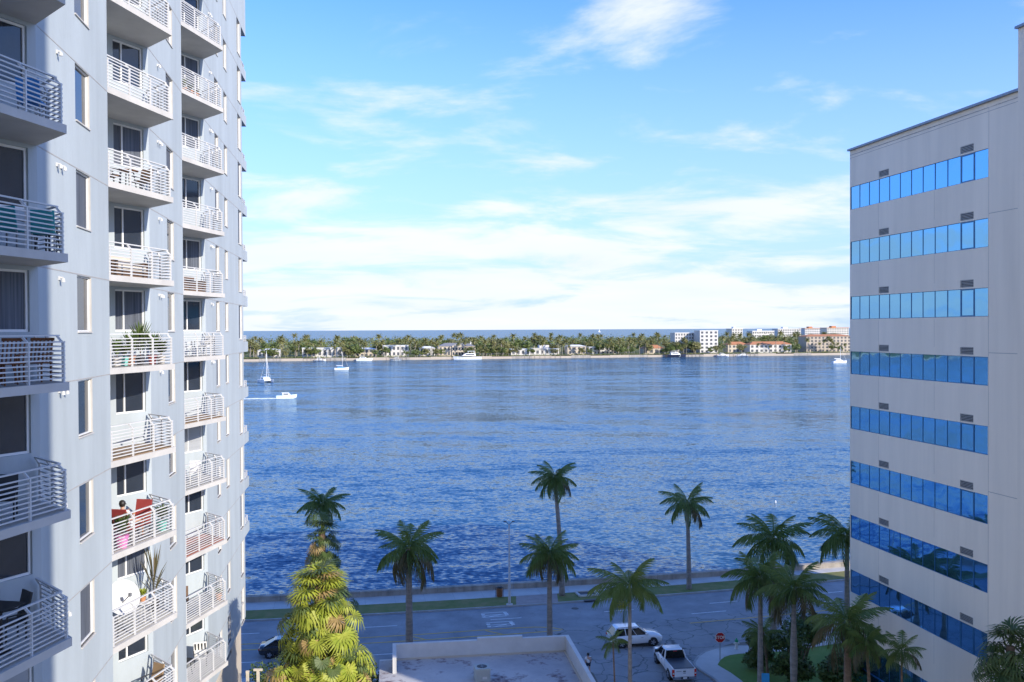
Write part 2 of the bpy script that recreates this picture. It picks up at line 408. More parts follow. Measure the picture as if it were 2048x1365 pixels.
# ---------------------------------------------------------------- wall with real openings
def wall_panel(mb, p0, p1, z0, z1, openings, depth=.15, mi=0, mi_rev=None):
    """vertical wall from p0 to p1 (outside on the right hand when walking p0->p1); openings (t0,t1,za,zb)"""
    p0 = Vector((p0[0], p0[1])); p1 = Vector((p1[0], p1[1])); Lw = (p1-p0).length; u = (p1-p0)/Lw
    inn = Vector((-u.y, u.x))
    ts = sorted({0, Lw, *[o[0] for o in openings], *[o[1] for o in openings]})
    zs = sorted({z0, z1, *[o[2] for o in openings], *[o[3] for o in openings]})
    P = lambda t, z, d=0: (p0.x+u.x*t+inn.x*d, p0.y+u.y*t+inn.y*d, z)
    for i in range(len(ts)-1):
        run = None
        for j in range(len(zs)-1):
            tm, zm = (ts[i]+ts[i+1])/2, (zs[j]+zs[j+1])/2
            hole = any(o[0] < tm < o[1] and o[2] < zm < o[3] for o in openings)
            if not hole: mb.quad(P(ts[i], zs[j]), P(ts[i+1], zs[j]), P(ts[i+1], zs[j+1]), P(ts[i], zs[j+1]), mi)
    r = mi if mi_rev is None else mi_rev
    for t0, t1, za, zb in openings:
        mb.quad(P(t0, za), P(t0, za, depth), P(t0, zb, depth), P(t0, zb), r)
        mb.quad(P(t1, za, depth), P(t1, za), P(t1, zb), P(t1, zb, depth), r)
        mb.quad(P(t0, za), P(t1, za), P(t1, za, depth), P(t0, za, depth), r)
        mb.quad(P(t0, zb, depth), P(t1, zb, depth), P(t1, zb), P(t0, zb), r)
def frame_mesh(w, h, splits=(), fw=.06, fd=.06, name='window', mats=None):
    """window frame in x (width) / z (height), outside towards -y, origin at lower left"""
    mb = MB()
    mb.box((w/2, 0, fw/2), (w, fd, fw)); mb.box((w/2, 0, h-fw/2), (w, fd, fw))
    mb.box((fw/2, 0, h/2), (fw, fd, h-2*fw)); mb.box((w-fw/2, 0, h/2), (fw, fd, h-2*fw))
    for s in splits: mb.box((s, 0, h/2), (fw, fd, h-2*fw))
    return mb.mesh(name, mats or M['frame'])
def pane_mesh(w, h, mt, name='pane', y=.01):
    mb = MB(); mb.box((w/2, y+.005, h/2), (w-.06, .012, h-.06)); return mb.mesh(name, mt)
def ang(u): return math.atan2(u[1], u[0])

# ================================================================= SETTING
def kerb(X):
    q = X + 1.2
    if q > 70: return kerb(68.8) + (q-70)*.375
    if q < -60: return kerb(-61.2) + (q+60)*.048
    return 92.8 + .199*q + .00126*q*q
def wallY(X): return kerb(X) + 6.5 - .03*max(0, min(X, 45))
XS = [-260, -200, -150, -110, -80, -60] + list(range(-50, 81, 5)) + [100, 130, 170, 220, 260]
def strip(mb, f0, f1, z, xs=XS, mi=0):
    for a, b in zip(xs[:-1], xs[1:]):
        mb.quad((a, f0(a), z), (b, f0(b), z), (b, f1(b), z), (a, f1(a), z), mi)
def strip_solid(mb, f0, f1, z0, z1, xs=XS):
    for i, (a, b) in enumerate(zip(xs[:-1], xs[1:])):
        mb.quad((a, f0(a), z1), (b, f0(b), z1), (b, f1(b), z1), (a, f1(a), z1))
        mb.quad((a, f0(a), z0), (b, f0(b), z0), (b, f0(b), z1), (a, f0(a), z1))
        mb.quad((b, f1(b), z0), (a, f1(a), z0), (a, f1(a), z1), (b, f1(b), z1))
    for x, s in ((xs[0], 1), (xs[-1], -1)):
        p = [(x, f0(x), z0), (x, f0(x), z1), (x, f1(x), z1), (x, f1(x), z0)]
        mb.quad(*(p if s > 0 else p[::-1]))
ROADW = 15.5
mb = MB(); mb.quad((-260, -120, 0), (260, -120, 0), (260, 60, 0), (-260, 60, 0)); strip(mb, lambda x: 60, lambda x: wallY(x)-.1, 0)
structure('ground', mb, M['soil'])
mb = MB(); mb.quad((-90000, 70, -1.2), (90000, 70, -1.2), (90000, 120000, -1.2), (-90000, 120000, -1.2))
structure('water', mb, M['water'])
mb = MB(); strip(mb, lambda x: kerb(x)-ROADW, kerb, .004); structure('road', mb, M['asphalt'])
# side street: from the road towards the camera
SL = lambda Y: 6.3 + (77-Y)*.10     # left edge
SR = lambda Y: 15.3 + (77-Y)*.16    # right edge
mb = MB()
ys = [-40, 0, 30, 45, 55, 62, 68, 72, 75]
for a, b in zip(ys[:-1], ys[1:]): mb.quad((SL(a), a, .005), (SR(a), a, .005), (SR(b), b, .005), (SL(b), b, .005))
pr = [(SL(75), 75)] + [(x, kerb(x)-ROADW+.02) for x in (3.5, 6, 9, 12, 15, 18, 19.5)] + [(SR(77.5)+.7, 79.2), (SR(77), 77.6), (SR(75), 75)]
mb.poly([(x, y, .006) for x, y in reversed(pr)])
structure('side_street', mb, M['asphalt_old'])
mb = MB(); strip(mb, lambda x: kerb(x)-ROADW+.5, lambda x: kerb(x)-7.6, .009, xs=[2, 6, 10, 14, 18, 22, 26]); structure('worn_asphalt_patch', mb, M['asphalt_old'])
# promenade: kerb, grass, pavement, seawall
mb = MB(); strip_solid(mb, kerb, lambda x: kerb(x)+.22, 0, .14); structure('kerb', mb, M['kerb'])
PX0, PX1 = -.2+1.0, 4.2
gx = [x for x in XS if x <= -5] + [-2, 0.3]
gx2 = [4.6] + [x for x in XS if x >= 10]
mb = MB(); strip_solid(mb, lambda x: kerb(x)+.22, lambda x: kerb(x)+3.3, 0, .13, gx); structure('grass_verge', mb, M['grass'])
mb = MB(); strip_solid(mb, lambda x: kerb(x)+.22, lambda x: kerb(x)+3.2, 0, .13, gx2); structure('grass_verge', mb, M['grass'])
mb = MB(); strip_solid(mb, lambda x: kerb(x)+.22, lambda x: kerb(x)+3.3, 0, .125, [.3, 2.4, 4.6]); structure('paver_crossing', mb, M['paver'])
mb = MB(); strip_solid(mb, lambda x: kerb(x)+3.3, lambda x: wallY(x)-.45, 0, .128); structure('promenade', mb, M['concrete'])
mb = MB()
for a in range(-60, 80, 3):
    mb.bar((a, kerb(a)+3.35, .1295), (a-.5, wallY(a-.5)-.46, .1295), .03, .004)
o = structure('pavement_joints', mb, M['joint'])
sw = thing('seawall', 'long low concrete seawall edging the promenade at the water', 'seawall', (0, wallY(0), 0))
def seawall_piece(x0, x1):
    mb = MB(); n = 3
    xs = [x0 + (x1-x0)*i/n for i in range(n+1)]
    for a, b in zip(xs[:-1], xs[1:]):
        pts = lambda x: [(x, wallY(x)-.45-wallY(0)), (x, wallY(x)+.12-wallY(0))]
        (a0, a1), (b0, b1) = pts(a), pts(b)
        mb.prism([a0, b0, b1, a1], -2.5, .58)
        c = .05
        mb.prism([(a0[0], a0[1]-c), (b0[0], b0[1]-c), (b1[0], b1[1]+c), (a1[0], a1[1]+c)], .582, .72)
    return mb
x = -200.0
while x < 200:
    w = 8.0
    part('wall_segment', seawall_piece(x+.015, x+w-.015), M['seawall'], sw); x += w
# near pavements
mb = MB(); strip_solid(mb, lambda x: kerb(x)-ROADW-3.2, lambda x: kerb(x)-ROADW-.004, 0, .13, [-260, -150, -80, -50, -30, -15, -5, 2.0]); structure('pavement', mb, M['concrete'])
def corner_pts(o):
    pts = []
    for px, py in ((1545, 1287.5), (1496, 1290.6), (1460, 1292), (1430, 1296), (1408, 1303), (1394, 1313), (1386, 1325), (1388, 1332), (1400, 1341), (1418, 1352), (1435, 1365)):
        p = G(px, py, .13); pts.append((p.x, p.y))
    return pts
outer = corner_pts(0)
outer = [(60, kerb(60)-ROADW-.01), (40, kerb(40)-ROADW-.01)] + outer + [(SR(60)+.1, 60), (SR(40)+.1, 40), (SR(0)+.1, 0)]
def offset(pts, d):
    out = []
    for i, p in enumerate(pts):
        a = Vector(pts[max(i-1, 0)]); b = Vector(pts[min(i+1, len(pts)-1)]); t = (b-a).normalized()
        out.append((p[0]-t.y*d, p[1]+t.x*d))
    return out
def ribbon(mb, A, B, z0, z1):
    for i in range(len(A)-1):
        mb.quad((*A[i], z1), (*A[i+1], z1), (*B[i+1], z1), (*B[i], z1))
        mb.quad((*A[i], z0), (*A[i+1], z0), (*A[i+1], z1), (*A[i], z1))
        mb.quad((*B[i+1], z0), (*B[i], z0), (*B[i], z1), (*B[i+1], z1))
mb = MB(); ribbon(mb, outer, offset(outer, .2), 0, .15); structure('corner_kerb', mb, M['kerb'])
mb = MB(); ribbon(mb, offset(outer, .2), offset(outer, 2.0), 0, .135); structure('corner_pavement', mb, M['concrete'])
lw = offset(outer, 2.0)
mb = MB(); n = len(lw)
inn = [(x+ (26-x)*.75, y - 8 if y > 70 else y) for x, y in lw]
mb.poly([(x, y, .12) for x, y in lw] + [(44, 0, .12), (44, 84, .12)]); structure('lawn', mb, M['lawn'])
# markings
def paint(name, segs, mt, w=.12, z=.013):
    mb = MB()
    for a, b in segs:
        a = Vector((*a, z)); b = Vector((*b, z)); d = (b-a).normalized(); s = Vector((-d.y, d.x, 0))*w/2
        mb.quad(a-s, b-s, b+s, a+s)
    return structure(name, mb, mt)
def lane(x, off): return (x, kerb(x)+off)
paint('lane_dash', [(lane(a, -3.7), lane(a+3.0, -3.7)) for a in (-62, -50, -38, -26.5, -14, -2.2, 9.0, 20.0, 32, 44, 56)], M['paint_w'])
paint('lane_dash', [(lane(a, -6.5), lane(a+3.6, -6.5)) for a in (17.5, 29, 41, 53)], M['paint_w'])
paint('lane_dash', [(lane(a, -11.4), lane(a+2.4, -11.4)) for a in (-60, -48, -36, -24, -12.4, 24, 36, 48)], M['paint_w'])
ycurve = [lane(-80, -6.7), lane(-40, -6.7), lane(-20, -6.7), lane(-8, -6.7), lane(-1, -6.6), lane(2, -6.8), lane(3.6, -7.3), lane(4.6, -8.1)]
paint('yellow_line', list(zip(ycurve[:-1], ycurve[1:])), M['paint_y'], .2)
yl2 = [lane(x, -8.3) for x in (-80, -40, -20, -8, 0, 4.4)]
paint('yellow_line', list(zip(yl2[:-1], yl2[1:])) + [(lane(a, -6.8), lane(a+1.6, -8.2)) for a in (-31, -20, -9.6, -2.6)], M['paint_y'], .2)
yr = [lane(x, -9.2) for x in (16.8, 22, 28, 40, 60, 80)]
paint('yellow_line', list(zip(yr[:-1], yr[1:])), M['paint_y'], .2)
def word_mark(x0, off):           # stretched lettering on the lane
    Lm = 2.5; segs = []
    P = lambda t, d: lane(x0+t*Lm, off-d)
    segs += [(P(0, 0), P(1, 0)), (P(.05, .75), P(1, .75)), (P(.1, 1.3), P(1.02, 1.3)), (P(.35, 1.25), P(.8, .8))]
    thin = paint('lane_lettering', segs, M['paint_w'], .11)
    paint('lane_lettering', [(P(.02, .45), P(.16, .45)), (P(.06, 1.2), P(.2, 1.2)), (P(.88, .3), P(1.03, .3)), (P(.92, .62), P(1.08, .62)), (P(.96, 1.02), P(1.1, 1.02))], M['paint_w'], .22, .0165)
word_mark(-3.2, -1.5); word_mark(-2.6, -4.6)

# ================================================================= LEFT APARTMENT TOWER
PER = Vector((-1.81, 11.75)); QB = Vector((-13.6, 34.8))
dP = Vector((.75, -5.25)); dB = Vector((1.42, -1.4)); dI = Vector((-1.383, -3.106)); dPn = Vector((-1.06, 6.5))
HF, ZS, SLAB = 3.0, 29.62, .2
KS = range(-6, 7)
tower = thing('apartment_tower', 'tall pale blue stucco apartment tower with stacked white balconies', 'building', (-20, 40, 0))
tower['_w'] = (-20, 40, 0)
ZB, ZT = 10.6, 58.0
wallmb = MB()
bays = [QB - 2*PER, QB - PER, QB, QB + PER]
uC = Vector((-.146, .989)).normalized()
E = bays[3] + uC*13.4
DCOR = bays[3] + uC*15.55
WN_T0, WN_T1, WN_Z0, WN_Z1 = .25, 1.65, -1.62, -.10     # notch window, distances back from Q, heights from slab bottom
wlen_notch = dI.length
pw, tallw = (3.2, 4.6, -1.62, -.02), (11.5, 12.85, -2.15, -.02)
notch_u = -dI.normalized()
windows = []       # (kind, p (xy of lower-left as seen from outside), angle, z)
for bi, Q in enumerate(bays):
    I = Q + dI; Pprev = Q + dP
    ops = []
    for k in KS:
        zb = ZS + HF*k
        ops.append((wlen_notch-WN_T1, wlen_notch-WN_T0, zb+WN_Z0, zb+WN_Z1))
    wall_panel(wallmb, I, Q, ZB, ZT, ops, .12)
    for o_ in ops: windows.append(('notch', I + notch_u*o_[0], ang(notch_u), o_[2], bi))
    wall_panel(wallmb, Pprev, I, ZB, ZT, [], .1)
    if bi < 3:
        P = Q + dPn; u = dPn.normalized(); ops = [(pw[0], pw[1], ZS+HF*k+pw[2], ZS+HF*k+pw[3]) for k in KS]
        wall_panel(wallmb, Q, P, ZB, ZT, ops, .16, 0, 1)
        for o_ in ops: windows.append(('pier', Q + u*o_[0], ang(u), o_[2], bi))
    else:
        ops = []
        for k in KS:
            z = ZS+HF*k
            ops += [(3.1, 4.25, z+pw[2], z+pw[3]), (6.15, 7.3, z+pw[2], z+pw[3]), (tallw[0], tallw[1], z+tallw[2], z+tallw[3])]
        wall_panel(wallmb, Q, E, ZB, ZT, ops, .16, 0, 1)
        for i_, o_ in enumerate(ops): windows.append((('slim', 'slim', 'tall')[i_ % 3], Q + uC*o_[0], ang(uC), o_[2], bi))
inward = Vector((-uC.y, uC.x))
B1 = E + inward*24; B0 = bays[0] + dP + inward*24
wall_panel(wallmb, E, B1, ZB, ZT, [], .1); wall_panel(wallmb, B1, B0, ZB, ZT, []); wall_panel(wallmb, B0, bays[0]+dP, ZB, ZT, [])
wallmb.v = [(x+20, y-40, z) for x, y, z in wallmb.v]
part('wall', wallmb, [M['stucco'], M['cream']], tower)
# upper block over the corner balconies
mb = MB(); zt = ZS + HF*6
pts = [E + inward*.001, DCOR, DCOR + inward*6, E + inward*6]
mb.prism([(p.x+20, p.y-40) for p in pts], zt, ZT); part('corner_block', mb, M['stucco'], tower)
# roof + underside cap
mb = MB(); outline = []
for Q in bays: outline += [Q+dP, Q+dI, Q] 
outline += [E, B1, B0]
mb.poly([(p.x+20, p.y-40, ZT) for p in outline]); part('roof', mb, M['cream'], tower)
mb = MB(); mb.poly([(p.x+20, p.y-40, ZB+.001) for p in reversed(outline)]); part('soffit', mb, M['cream'], tower)
# joints: recessed dark lines at the slab level
mb = MB()
for Q, u, Lw in [(b, dPn.normalized(), dPn.length) for b in bays[:3]] + [(bays[3], uC, 13.4)]:
    nrm = Vector((u.y, -u.x))
    for k in KS:
        z = ZS + HF*k + .012
        a = Q + u*.02 + nrm*.003; b = Q + u*(Lw-.02) + nrm*.003
        mb.bar((a.x+20, a.y-40, z), (b.x+20, b.y-40, z), .006, .03)
part('control_joints', mb, M['joint'], tower)
# window meshes
sizes = {'notch': (1.4, WN_Z1-WN_Z0), 'pier': (1.4, 1.6), 'slim': (1.15, 1.6), 'tall': (1.35, 2.13)}
wmesh = {k: frame_mesh(w, h, {'notch': (.45,), 'pier': (), 'slim': (), 'tall': ()}[k], .06 if k == 'notch' else .04) for k, (w, h) in sizes.items()}
gls = [M['dglass'], M['blind'], M['curtain'], M['dglass'], M['dglass']]
pmesh = {(k, i): pane_mesh(w, h, gls[i]) for k, (w, h) in sizes.items() for i in range(3)}
smesh = {}
for k, (w, h) in sizes.items():
    mb = MB(); mb.box((w/2, -.06, -.02), (w-.02, .16, .04)); smesh[k] = mb.mesh('sill', M['cream'])
for kind, p, a, z, bi in windows:
    if z > 50 or (bi == 0): continue
    n_in = Vector((-math.sin(a), math.cos(a)))
    o = link('window', wmesh[kind], tower, (p.x+n_in.x*.10, p.y+n_in.y*.10, z), (0, 0, a))
    q = bpy.data.objects.new('pane', pmesh[(kind, random.choice((0, 0, 0, 2, 2, 1)) if kind == 'notch' else random.choice((0, 0, 0, 2)))]); col.objects.link(q); q.parent = o
    if kind != 'notch':
        q = bpy.data.objects.new('sill', smesh[kind]); col.objects.link(q); q.parent = o
# balconies: one slab and railing mesh for all
sl = MB(); nfw = Vector((.985, -.17))
sl.prism([tuple(dP), tuple(dB), (dB.x*.012, dB.y*.012), tuple(dI*.995)], 0, SLAB)
slab_me = sl.mesh('balcony', M['cream'])
tile = MB(); tile.prism([tuple(dP*.97), tuple(dB*.93), (0, -.12), tuple(dI*.96)], SLAB+.002, SLAB+.012)
tile_me = {k: tile.mesh('floor_tiles', M[k]) for k in ('redtile', 'tan', 'galv')}
rl = MB()
def rail_path(off, z):
    a = dP + (dB-dP).normalized()*.10; ndir = Vector(((dB-dP).y, -(dB-dP).x)).normalized()
    c = dB; e = dB*.05
    n2 = Vector((-dB.y, dB.x)).normalized()*-1
    a2 = a - ndir*off; 
    t1 = (dB-dP).normalized(); t2 = -dB.normalized()
    c2 = c - t1*off*1.0 + t2*off*1.0
    e2 = e - t1*off
    return [Vector((a2.x, a2.y, z)), Vector((c2.x, c2.y, z)), Vector((e2.x, e2.y, z))]
NR = 9
for i in range(NR):
    z = SLAB + .10 + i*.105
    p = rail_path(.10, z); rl.bar(p[0], p[1], .032); rl.bar(p[1], p[2], .032)
p = rail_path(.24, SLAB+1.09); rl.bar(p[0], p[1], .06, .035); rl.bar(p[1], p[2], .06, .035)
for seg, ts in ((0, (.02, .34, .67, .985)), (1, (.5, .97))):
    for t in ts:
        lo, hi = rail_path(.10, 0), rail_path(.24, 0)
        a = lo[seg].lerp(lo[seg+1], t); b = hi[seg].lerp(hi[seg+1], t)
        rl.bar((a.x, a.y, SLAB), (a.x, a.y, SLAB+.93), .055); rl.bar((a.x, a.y, SLAB+.91), (b.x, b.y, SLAB+1.08), .05)
rail_me = rl.mesh('railing', M['white'])
for bi in (1, 2, 3):
    Q = bays[bi]
    for k in range(-6, 6):
        o = link('balcony', slab_me, tower, (Q.x, Q.y, ZS+HF*k))
        q = bpy.data.objects.new('railing', rail_me); col.objects.link(q); q.parent = o
        if (bi, k) in ((3, -4), (3, -2), (2, -2)):
            q = bpy.data.objects.new('floor_tiles', tile_me['redtile' if k == -4 else 'tan']); col.objects.link(q); q.parent = o
# corner balconies past the end of the wall
cs = MB()
pts = [E - uC*.001, DCOR, DCOR+inward*6, E+inward*6]
cs.prism([(p.x-E.x, p.y-E.y) for p in pts], 0, .2)
for a, b in ((Vector((0, 0)), DCOR-E), (DCOR-E, DCOR-E+inward*6)):
    d = (b-a).normalized(); n_ = Vector((-d.y, d.x))
    a2 = a + n_*.07; b2 = b + n_*.07
    cs.bar((a2.x, a2.y, .43), (b2.x, b2.y, .43), .13, .462)
corner_me = cs.mesh('balcony', M['stucco'])
cr = MB()
for i in range(4):
    z = .72 + i*.11
    a, b, c = Vector((0, 0))+inward*.12, DCOR-E+inward*.12-uC*.12, DCOR-E+inward*6-uC*.12
    cr.bar((a.x, a.y, z), (b.x, b.y, z), .035); cr.bar((b.x, b.y, z), (c.x, c.y, z), .035)
for t in (.1, .55, .98):
    q = a.lerp(b, t); cr.bar((q.x, q.y, .66), (q.x, q.y, 1.07), .05)
crail_me = cr.mesh('railing', M['white'])
for k in range(-5, 6):
    o = link('balcony', corner_me, tower, (E.x, E.y, ZS+HF*k))
    q = bpy.data.objects.new('railing', crail_me); col.objects.link(q); q.parent = o
# wall lights beside the balconies
lm = MB()
lm.box((0, -.02, 0), (.09, .04, .10)); lm.box((0, -.07, .02), (.04, .08, .035)); lm.tube([(0, -.11, .0), (0, -.11, -.10)], [.035, .05], 8)
light_me = lm.mesh('wall_light', M['white'])
for bi, Q in enumerate(bays[1:]):
    u = dPn.normalized() if bi < 2 else uC
    for k in range(-6, 6):
        for t in ((1.5, 1.85) if (k+bi) % 2 else (1.6,)):
            p = Q + u*t + Vector((u.y, -u.x))*.002
            link('wall_light', light_me, tower, (p.x, p.y, ZS+HF*k-.2), (0, 0, ang(u)))
# podium
pm = MB()
pe = E + uC*.4
out2 = [b + Vector((-.25, 0)) for b in ()]
a0 = bays[0]+dP+inward*1.2; a1 = E + inward*.35 + uC*.35
wall_panel(pm, a0, a1, 0, ZB-.002, [((a1-a0).length-6.2, (a1-a0).length-3.8, 8.3, 9.9), ((a1-a0).length-11.5, (a1-a0).length-8.5, 7.3, 9.2), ((a1-a0).length-20, (a1-a0).length-14, 3, 6)], .5)
a2 = a1 + inward*23; wall_panel(pm, a1, a2, 0, ZB-.002, []); wall_panel(pm, a2, a0+inward*23, 0, ZB-.002, [])
pm.v = [(x+20, y-40, z) for x, y, z in pm.v]
part('podium', pm, M['podium'], tower)
pm = MB(); q0 = a0 + inward*.48; q1 = a1 + inward*.48
pm.quad((q0.x+20, q0.y-40, 0), (q1.x+20, q1.y-40, 0), (q1.x+20, q1.y-40, ZB-.01), (q0.x+20, q0.y-40, ZB-.01)); part('podium_opening', pm, M['dark'], tower)

# unseen building inferred from its shadow edge, cut narrow to let in more sky
cb = thing('camera_side_building', 'unseen stucco building behind the viewpoint, shaped to cast the near shade', 'building', (0, -12, 0))
mb = MB(); mb.prism([(4, 0), (17, 0), (17, 11.3), (4, 11.3)], 0, 60); part('wall', mb, M['stucco'], cb)
mb = MB(); mb.prism([(4, -.3), (17, -.3), (17, 11.3), (4, 11.3)], 60.002, 60.5); part('roof', mb, M['cream'], cb)

# ================================================================= RIGHT OFFICE BUILDING
phi = math.atan((692-1024)/F_PX)
dv = Vector((math.sin(phi), math.cos(phi))); rv = Vector((dv.y, -dv.x))
pD = 37.3
def ray_s(x): 
    th = math.atan((x-1024)/F_PX) - phi
    return pD/math.tan(th)
def FP(s): return rv*pD + dv*s           # point on the face, s measured away from the camera
S_FAR, S_BAND, S_CORE = ray_s(1700), ray_s(1976), ray_s(2043)
cFar = FP(S_FAR)
office = thing('office_building', 'beige office block with blue mirrored ribbon windows', 'building', (cFar.x, cFar.y, 0))
ox, oy = cFar.x, cFar.y
LEN = 43.0
Ytop = D(1700, 303, cFar.y).z
b0t, b0b = D(1700, 375, cFar.y).z, D(1700, 420.5, cFar.y).z
HO = (b0t - D(1700, 1138, cFar.y).z)/7
bands = [(b0t-HO*i, b0b-HO*i) for i in range(8)] + [(b0t-HO*8-.9, .9)]
om = MB()
u_ = -dv          # walking from the far corner towards the camera: outside (the camera side, -rv) must be on the right hand
Lb = S_FAR - S_BAND
ops = [(0.06, Lb, zb, zt_) for zt_, zb in bands]
pn = Lb/12.0
lz = .62
for zt_, zb in bands[:8]:
    for i in (3, 10): ops.append((i*pn+.02, (i+1)*pn-.02, zt_+.10, zt_+.10+lz*.72))
wall_panel(om, cFar, FP(S_FAR-LEN), 0, Ytop, ops, .10)
fc = FP(S_FAR-LEN)
e1 = cFar + rv*43; e0 = fc + rv*43
wall_panel(om, fc, e0, 0, Ytop, []); wall_panel(om, e0, e1, 0, Ytop, []); wall_panel(om, e1, cFar, 0, Ytop, [])
om.v = [(x-ox, y-oy, z) for x, y, z in om.v]
part('wall', om, M['precast'], office)
om = MB(); om.prism([(p.x-ox, p.y-oy) for p in (cFar, fc, e0, e1)][::1], Ytop-.35, Ytop-.3); part('roof', om, M['membrane'], office)
om = MB(); a = cFar - rv*.04 + dv*.03; b = fc - rv*.04
om.bar((a.x-ox, a.y-oy, Ytop+.06), (b.x-ox, b.y-oy, Ytop+.06), .35, .14); part('coping', om, M['coping'], office)
om = MB(); core0 = FP(S_CORE); 
core = [core0 - rv*.25, FP(S_FAR-LEN) - rv*.25, FP(S_FAR-LEN)+rv*12, core0+rv*12]
om.prism([(p.x-ox, p.y-oy) for p in core][::-1], 0, Ytop+3.4); part('stair_core', om, M['precast'], office)
om = MB(); a = core0 - rv*.27 + dv*.05; b = FP(S_FAR-LEN) - rv*.27
om.bar((a.x-ox, a.y-oy, Ytop+3.46), (b.x-ox, b.y-oy, Ytop+3.46), .35, .14); part('coping', om, M['coping'], office)
# joints: vertical and horizontal lines in the precast
om = MB()
for s in (S_BAND,):
    p = FP(s-.05) - rv*.002; om.bar((p.x-ox, p.y-oy, .3), (p.x-ox, p.y-oy, Ytop-.3), .02, .006)
for i, zt_ in enumerate([b0t-HO*(k+.72)-.9 for k in range(0, 8, 2)]):
    a = FP(S_BAND-.06) - rv*.003; b = FP(S_CORE+.02) - rv*.003; om.bar((a.x-ox, a.y-oy, zt_), (b.x-ox, b.y-oy, zt_), .006, .03)
for i in range(1, 12):
    for zt_, zb in bands[:8]:
        p = FP(S_FAR - pn*i) - rv*.001
        if i % 5 == 3: om.bar((p.x-ox, p.y-oy, zb-1.9), (p.x-ox, p.y-oy, zb-.1), .006, .012)
a = FP(S_FAR-.02) - rv*.003; b = FP(S_CORE+.02) - rv*.003; om.bar((a.x-ox, a.y-oy, Ytop-.55), (b.x-ox, b.y-oy, Ytop-.55), .006, .025)
part('panel_joints', om, M['joint'], office)
aF = ang(u_)
pane_cache = {}
for bi, (zt_, zb) in enumerate(bands):
    h = zt_-zb
    for i in range(12):
        t0 = .06 if i == 0 else i*pn
        w = pn - (.06 if i == 0 else 0)
        p = FP(S_FAR - t0) + rv*.06
        key = (round(w, 3), round(h, 3), i == 10)
        if key not in pane_cache:
            fw = .09 if i == 10 else .022
            pane_cache[key] = (frame_mesh(w, h, (), fw, .05, 'window', M['bframe']), pane_mesh(w, h, M['bglass'], y=-.002))
        o = link('window', pane_cache[key][0]); o.parent = office; o.location = (p.x-ox, p.y-oy, zb); o.rotation_euler = (0, 0, aF)
        tl = R(random.uniform(-.25, .25)) 
        q = link('pane', pane_cache[key][1]); q.parent = o; q.rotation_euler = (R(random.uniform(-.2, .2)), 0, tl)
        if bi == 8:
            bm_ = MB(); bm_.box((w/2, -.03, h*.5), (w, .05, .08)); q = link('transom', bm_.mesh('transom', M['bframe'])); q.parent = o
lv = MB(); lw_ = pn-.04; lh = lz*.72
lv.box((lw_/2, .06, lh/2), (lw_, .01, lh), mi=1)
for i in range(5):
    lv.box((lw_/2, .0, .05+i*lh/5), (lw_, .07, .035))
louver_me = lv.mesh('louver', [M['louver'], M['dark']])
for zt_, zb in bands[:8]:
    for i in (3, 10):
        p = FP(S_FAR - i*pn - .02) + rv*.03
        o = link('louver', louver_me); o.parent = office; o.location = (p.x-ox, p.y-oy, zt_+.10); o.rotation_euler = (0, 0, aF)

# ================================================================= LOW WHITE BUILDING
RZ, PZ = 5.0, 6.08
bl, br = G(785, 1287, PZ), G(1137, 1270, PZ)
ub = Vector((br.x-bl.x, br.y-bl.y)).normalized(); wb = (Vector((br.x, br.y))-Vector((bl.x, bl.y))).length
vb = Vector((ub.y, -ub.x))       # towards the camera
low = thing('low_white_building', 'low flat-roofed white building with parapet and stained roof', 'building', (bl.x, bl.y, 0), math.atan2(ub.y, ub.x))
# local frame: x along the rear parapet, y away from the camera
mb = MB(); mb.prism([(-.9, -22), (wb-.02, -22), (wb-.02, -.02), (-.9, -.02)], 0, RZ-.02); part('wall', mb, M['white'], low)
mb = MB(); mb.prism([(-.88, -21.98), (wb-.3, -21.98), (wb-.3, -.3), (-.88, -.3)], RZ-.018, RZ); part('roof', mb, M['membrane'], low)
mb = MB(); mb.prism([(0, -.28), (wb, -.28), (wb, 0), (0, 0)], RZ-.1, PZ)
mb.prism([(wb-.28, -22), (wb, -22), (wb, -.281), (wb-.28, -.281)], RZ-.1, PZ); mb.prism([(0, -2.9), (.26, -2.9), (.26, -.281), (0, -.281)], RZ-.1, PZ)
part('parapet', mb, M['white'], low)
mb = MB(); s0, s1 = wb*.475, wb*.73; mb.prism([(s0, -.30), (s1, -.30), (s1, .02), (s0, .02)], PZ+.001, PZ+.16); part('parapet_step', mb, M['white'], low)
mb = MB()
for a, b in (((.26, -.34), (wb-.34, -.34)), ((wb-.34, -.34), (wb-.34, -21.5))):
    mb.bar((*a, RZ+.05), (*b, RZ+.05), .12, .10)
part('roof_flashing', mb, M['podium'], low)
ac = thing('air_conditioner', 'square grey-green air conditioning unit on the flat roof', 'air conditioner', D(963, 1352, 60.6) * 1.0, math.atan2(ub.y, ub.x)+R(2))
acp = D(964, 1340, 60.6); ac.location = (acp.x, 60.6, RZ)
mb = MB(); mb.box((0, 0, .42), (.98, .98, .80)); part('casing', mb, M['ac'], ac)
mb = MB()
for i in range(14):
    mb.box((-.42+i*.065, -.497, .44), (.018, .012, .62)); 
part('grille', mb, M['louver'], ac)
mb = MB(); mb.box((0, 0, .835), (1.0, 1.0, .03)); part('lid', mb, M['ac'], ac)
mb = MB(); mb.lathe([(.34, .852), (.34, .858)], 24); mb.lathe([(.08, .86), (.06, .875)], 10, mi=1)
for i in range(4):
    a = i*math.pi/4; mb.bar((-.34*math.cos(a), -.34*math.sin(a), .864), (.34*math.cos(a), .34*math.sin(a), .864), .012, .008, 1)
part('fan', mb, [M['black'], M['galv']], ac)
mb = MB(); mb.box((.12, -.505, .25), (.3, .006, .16)); part('label_plate', mb, M['white'], ac)

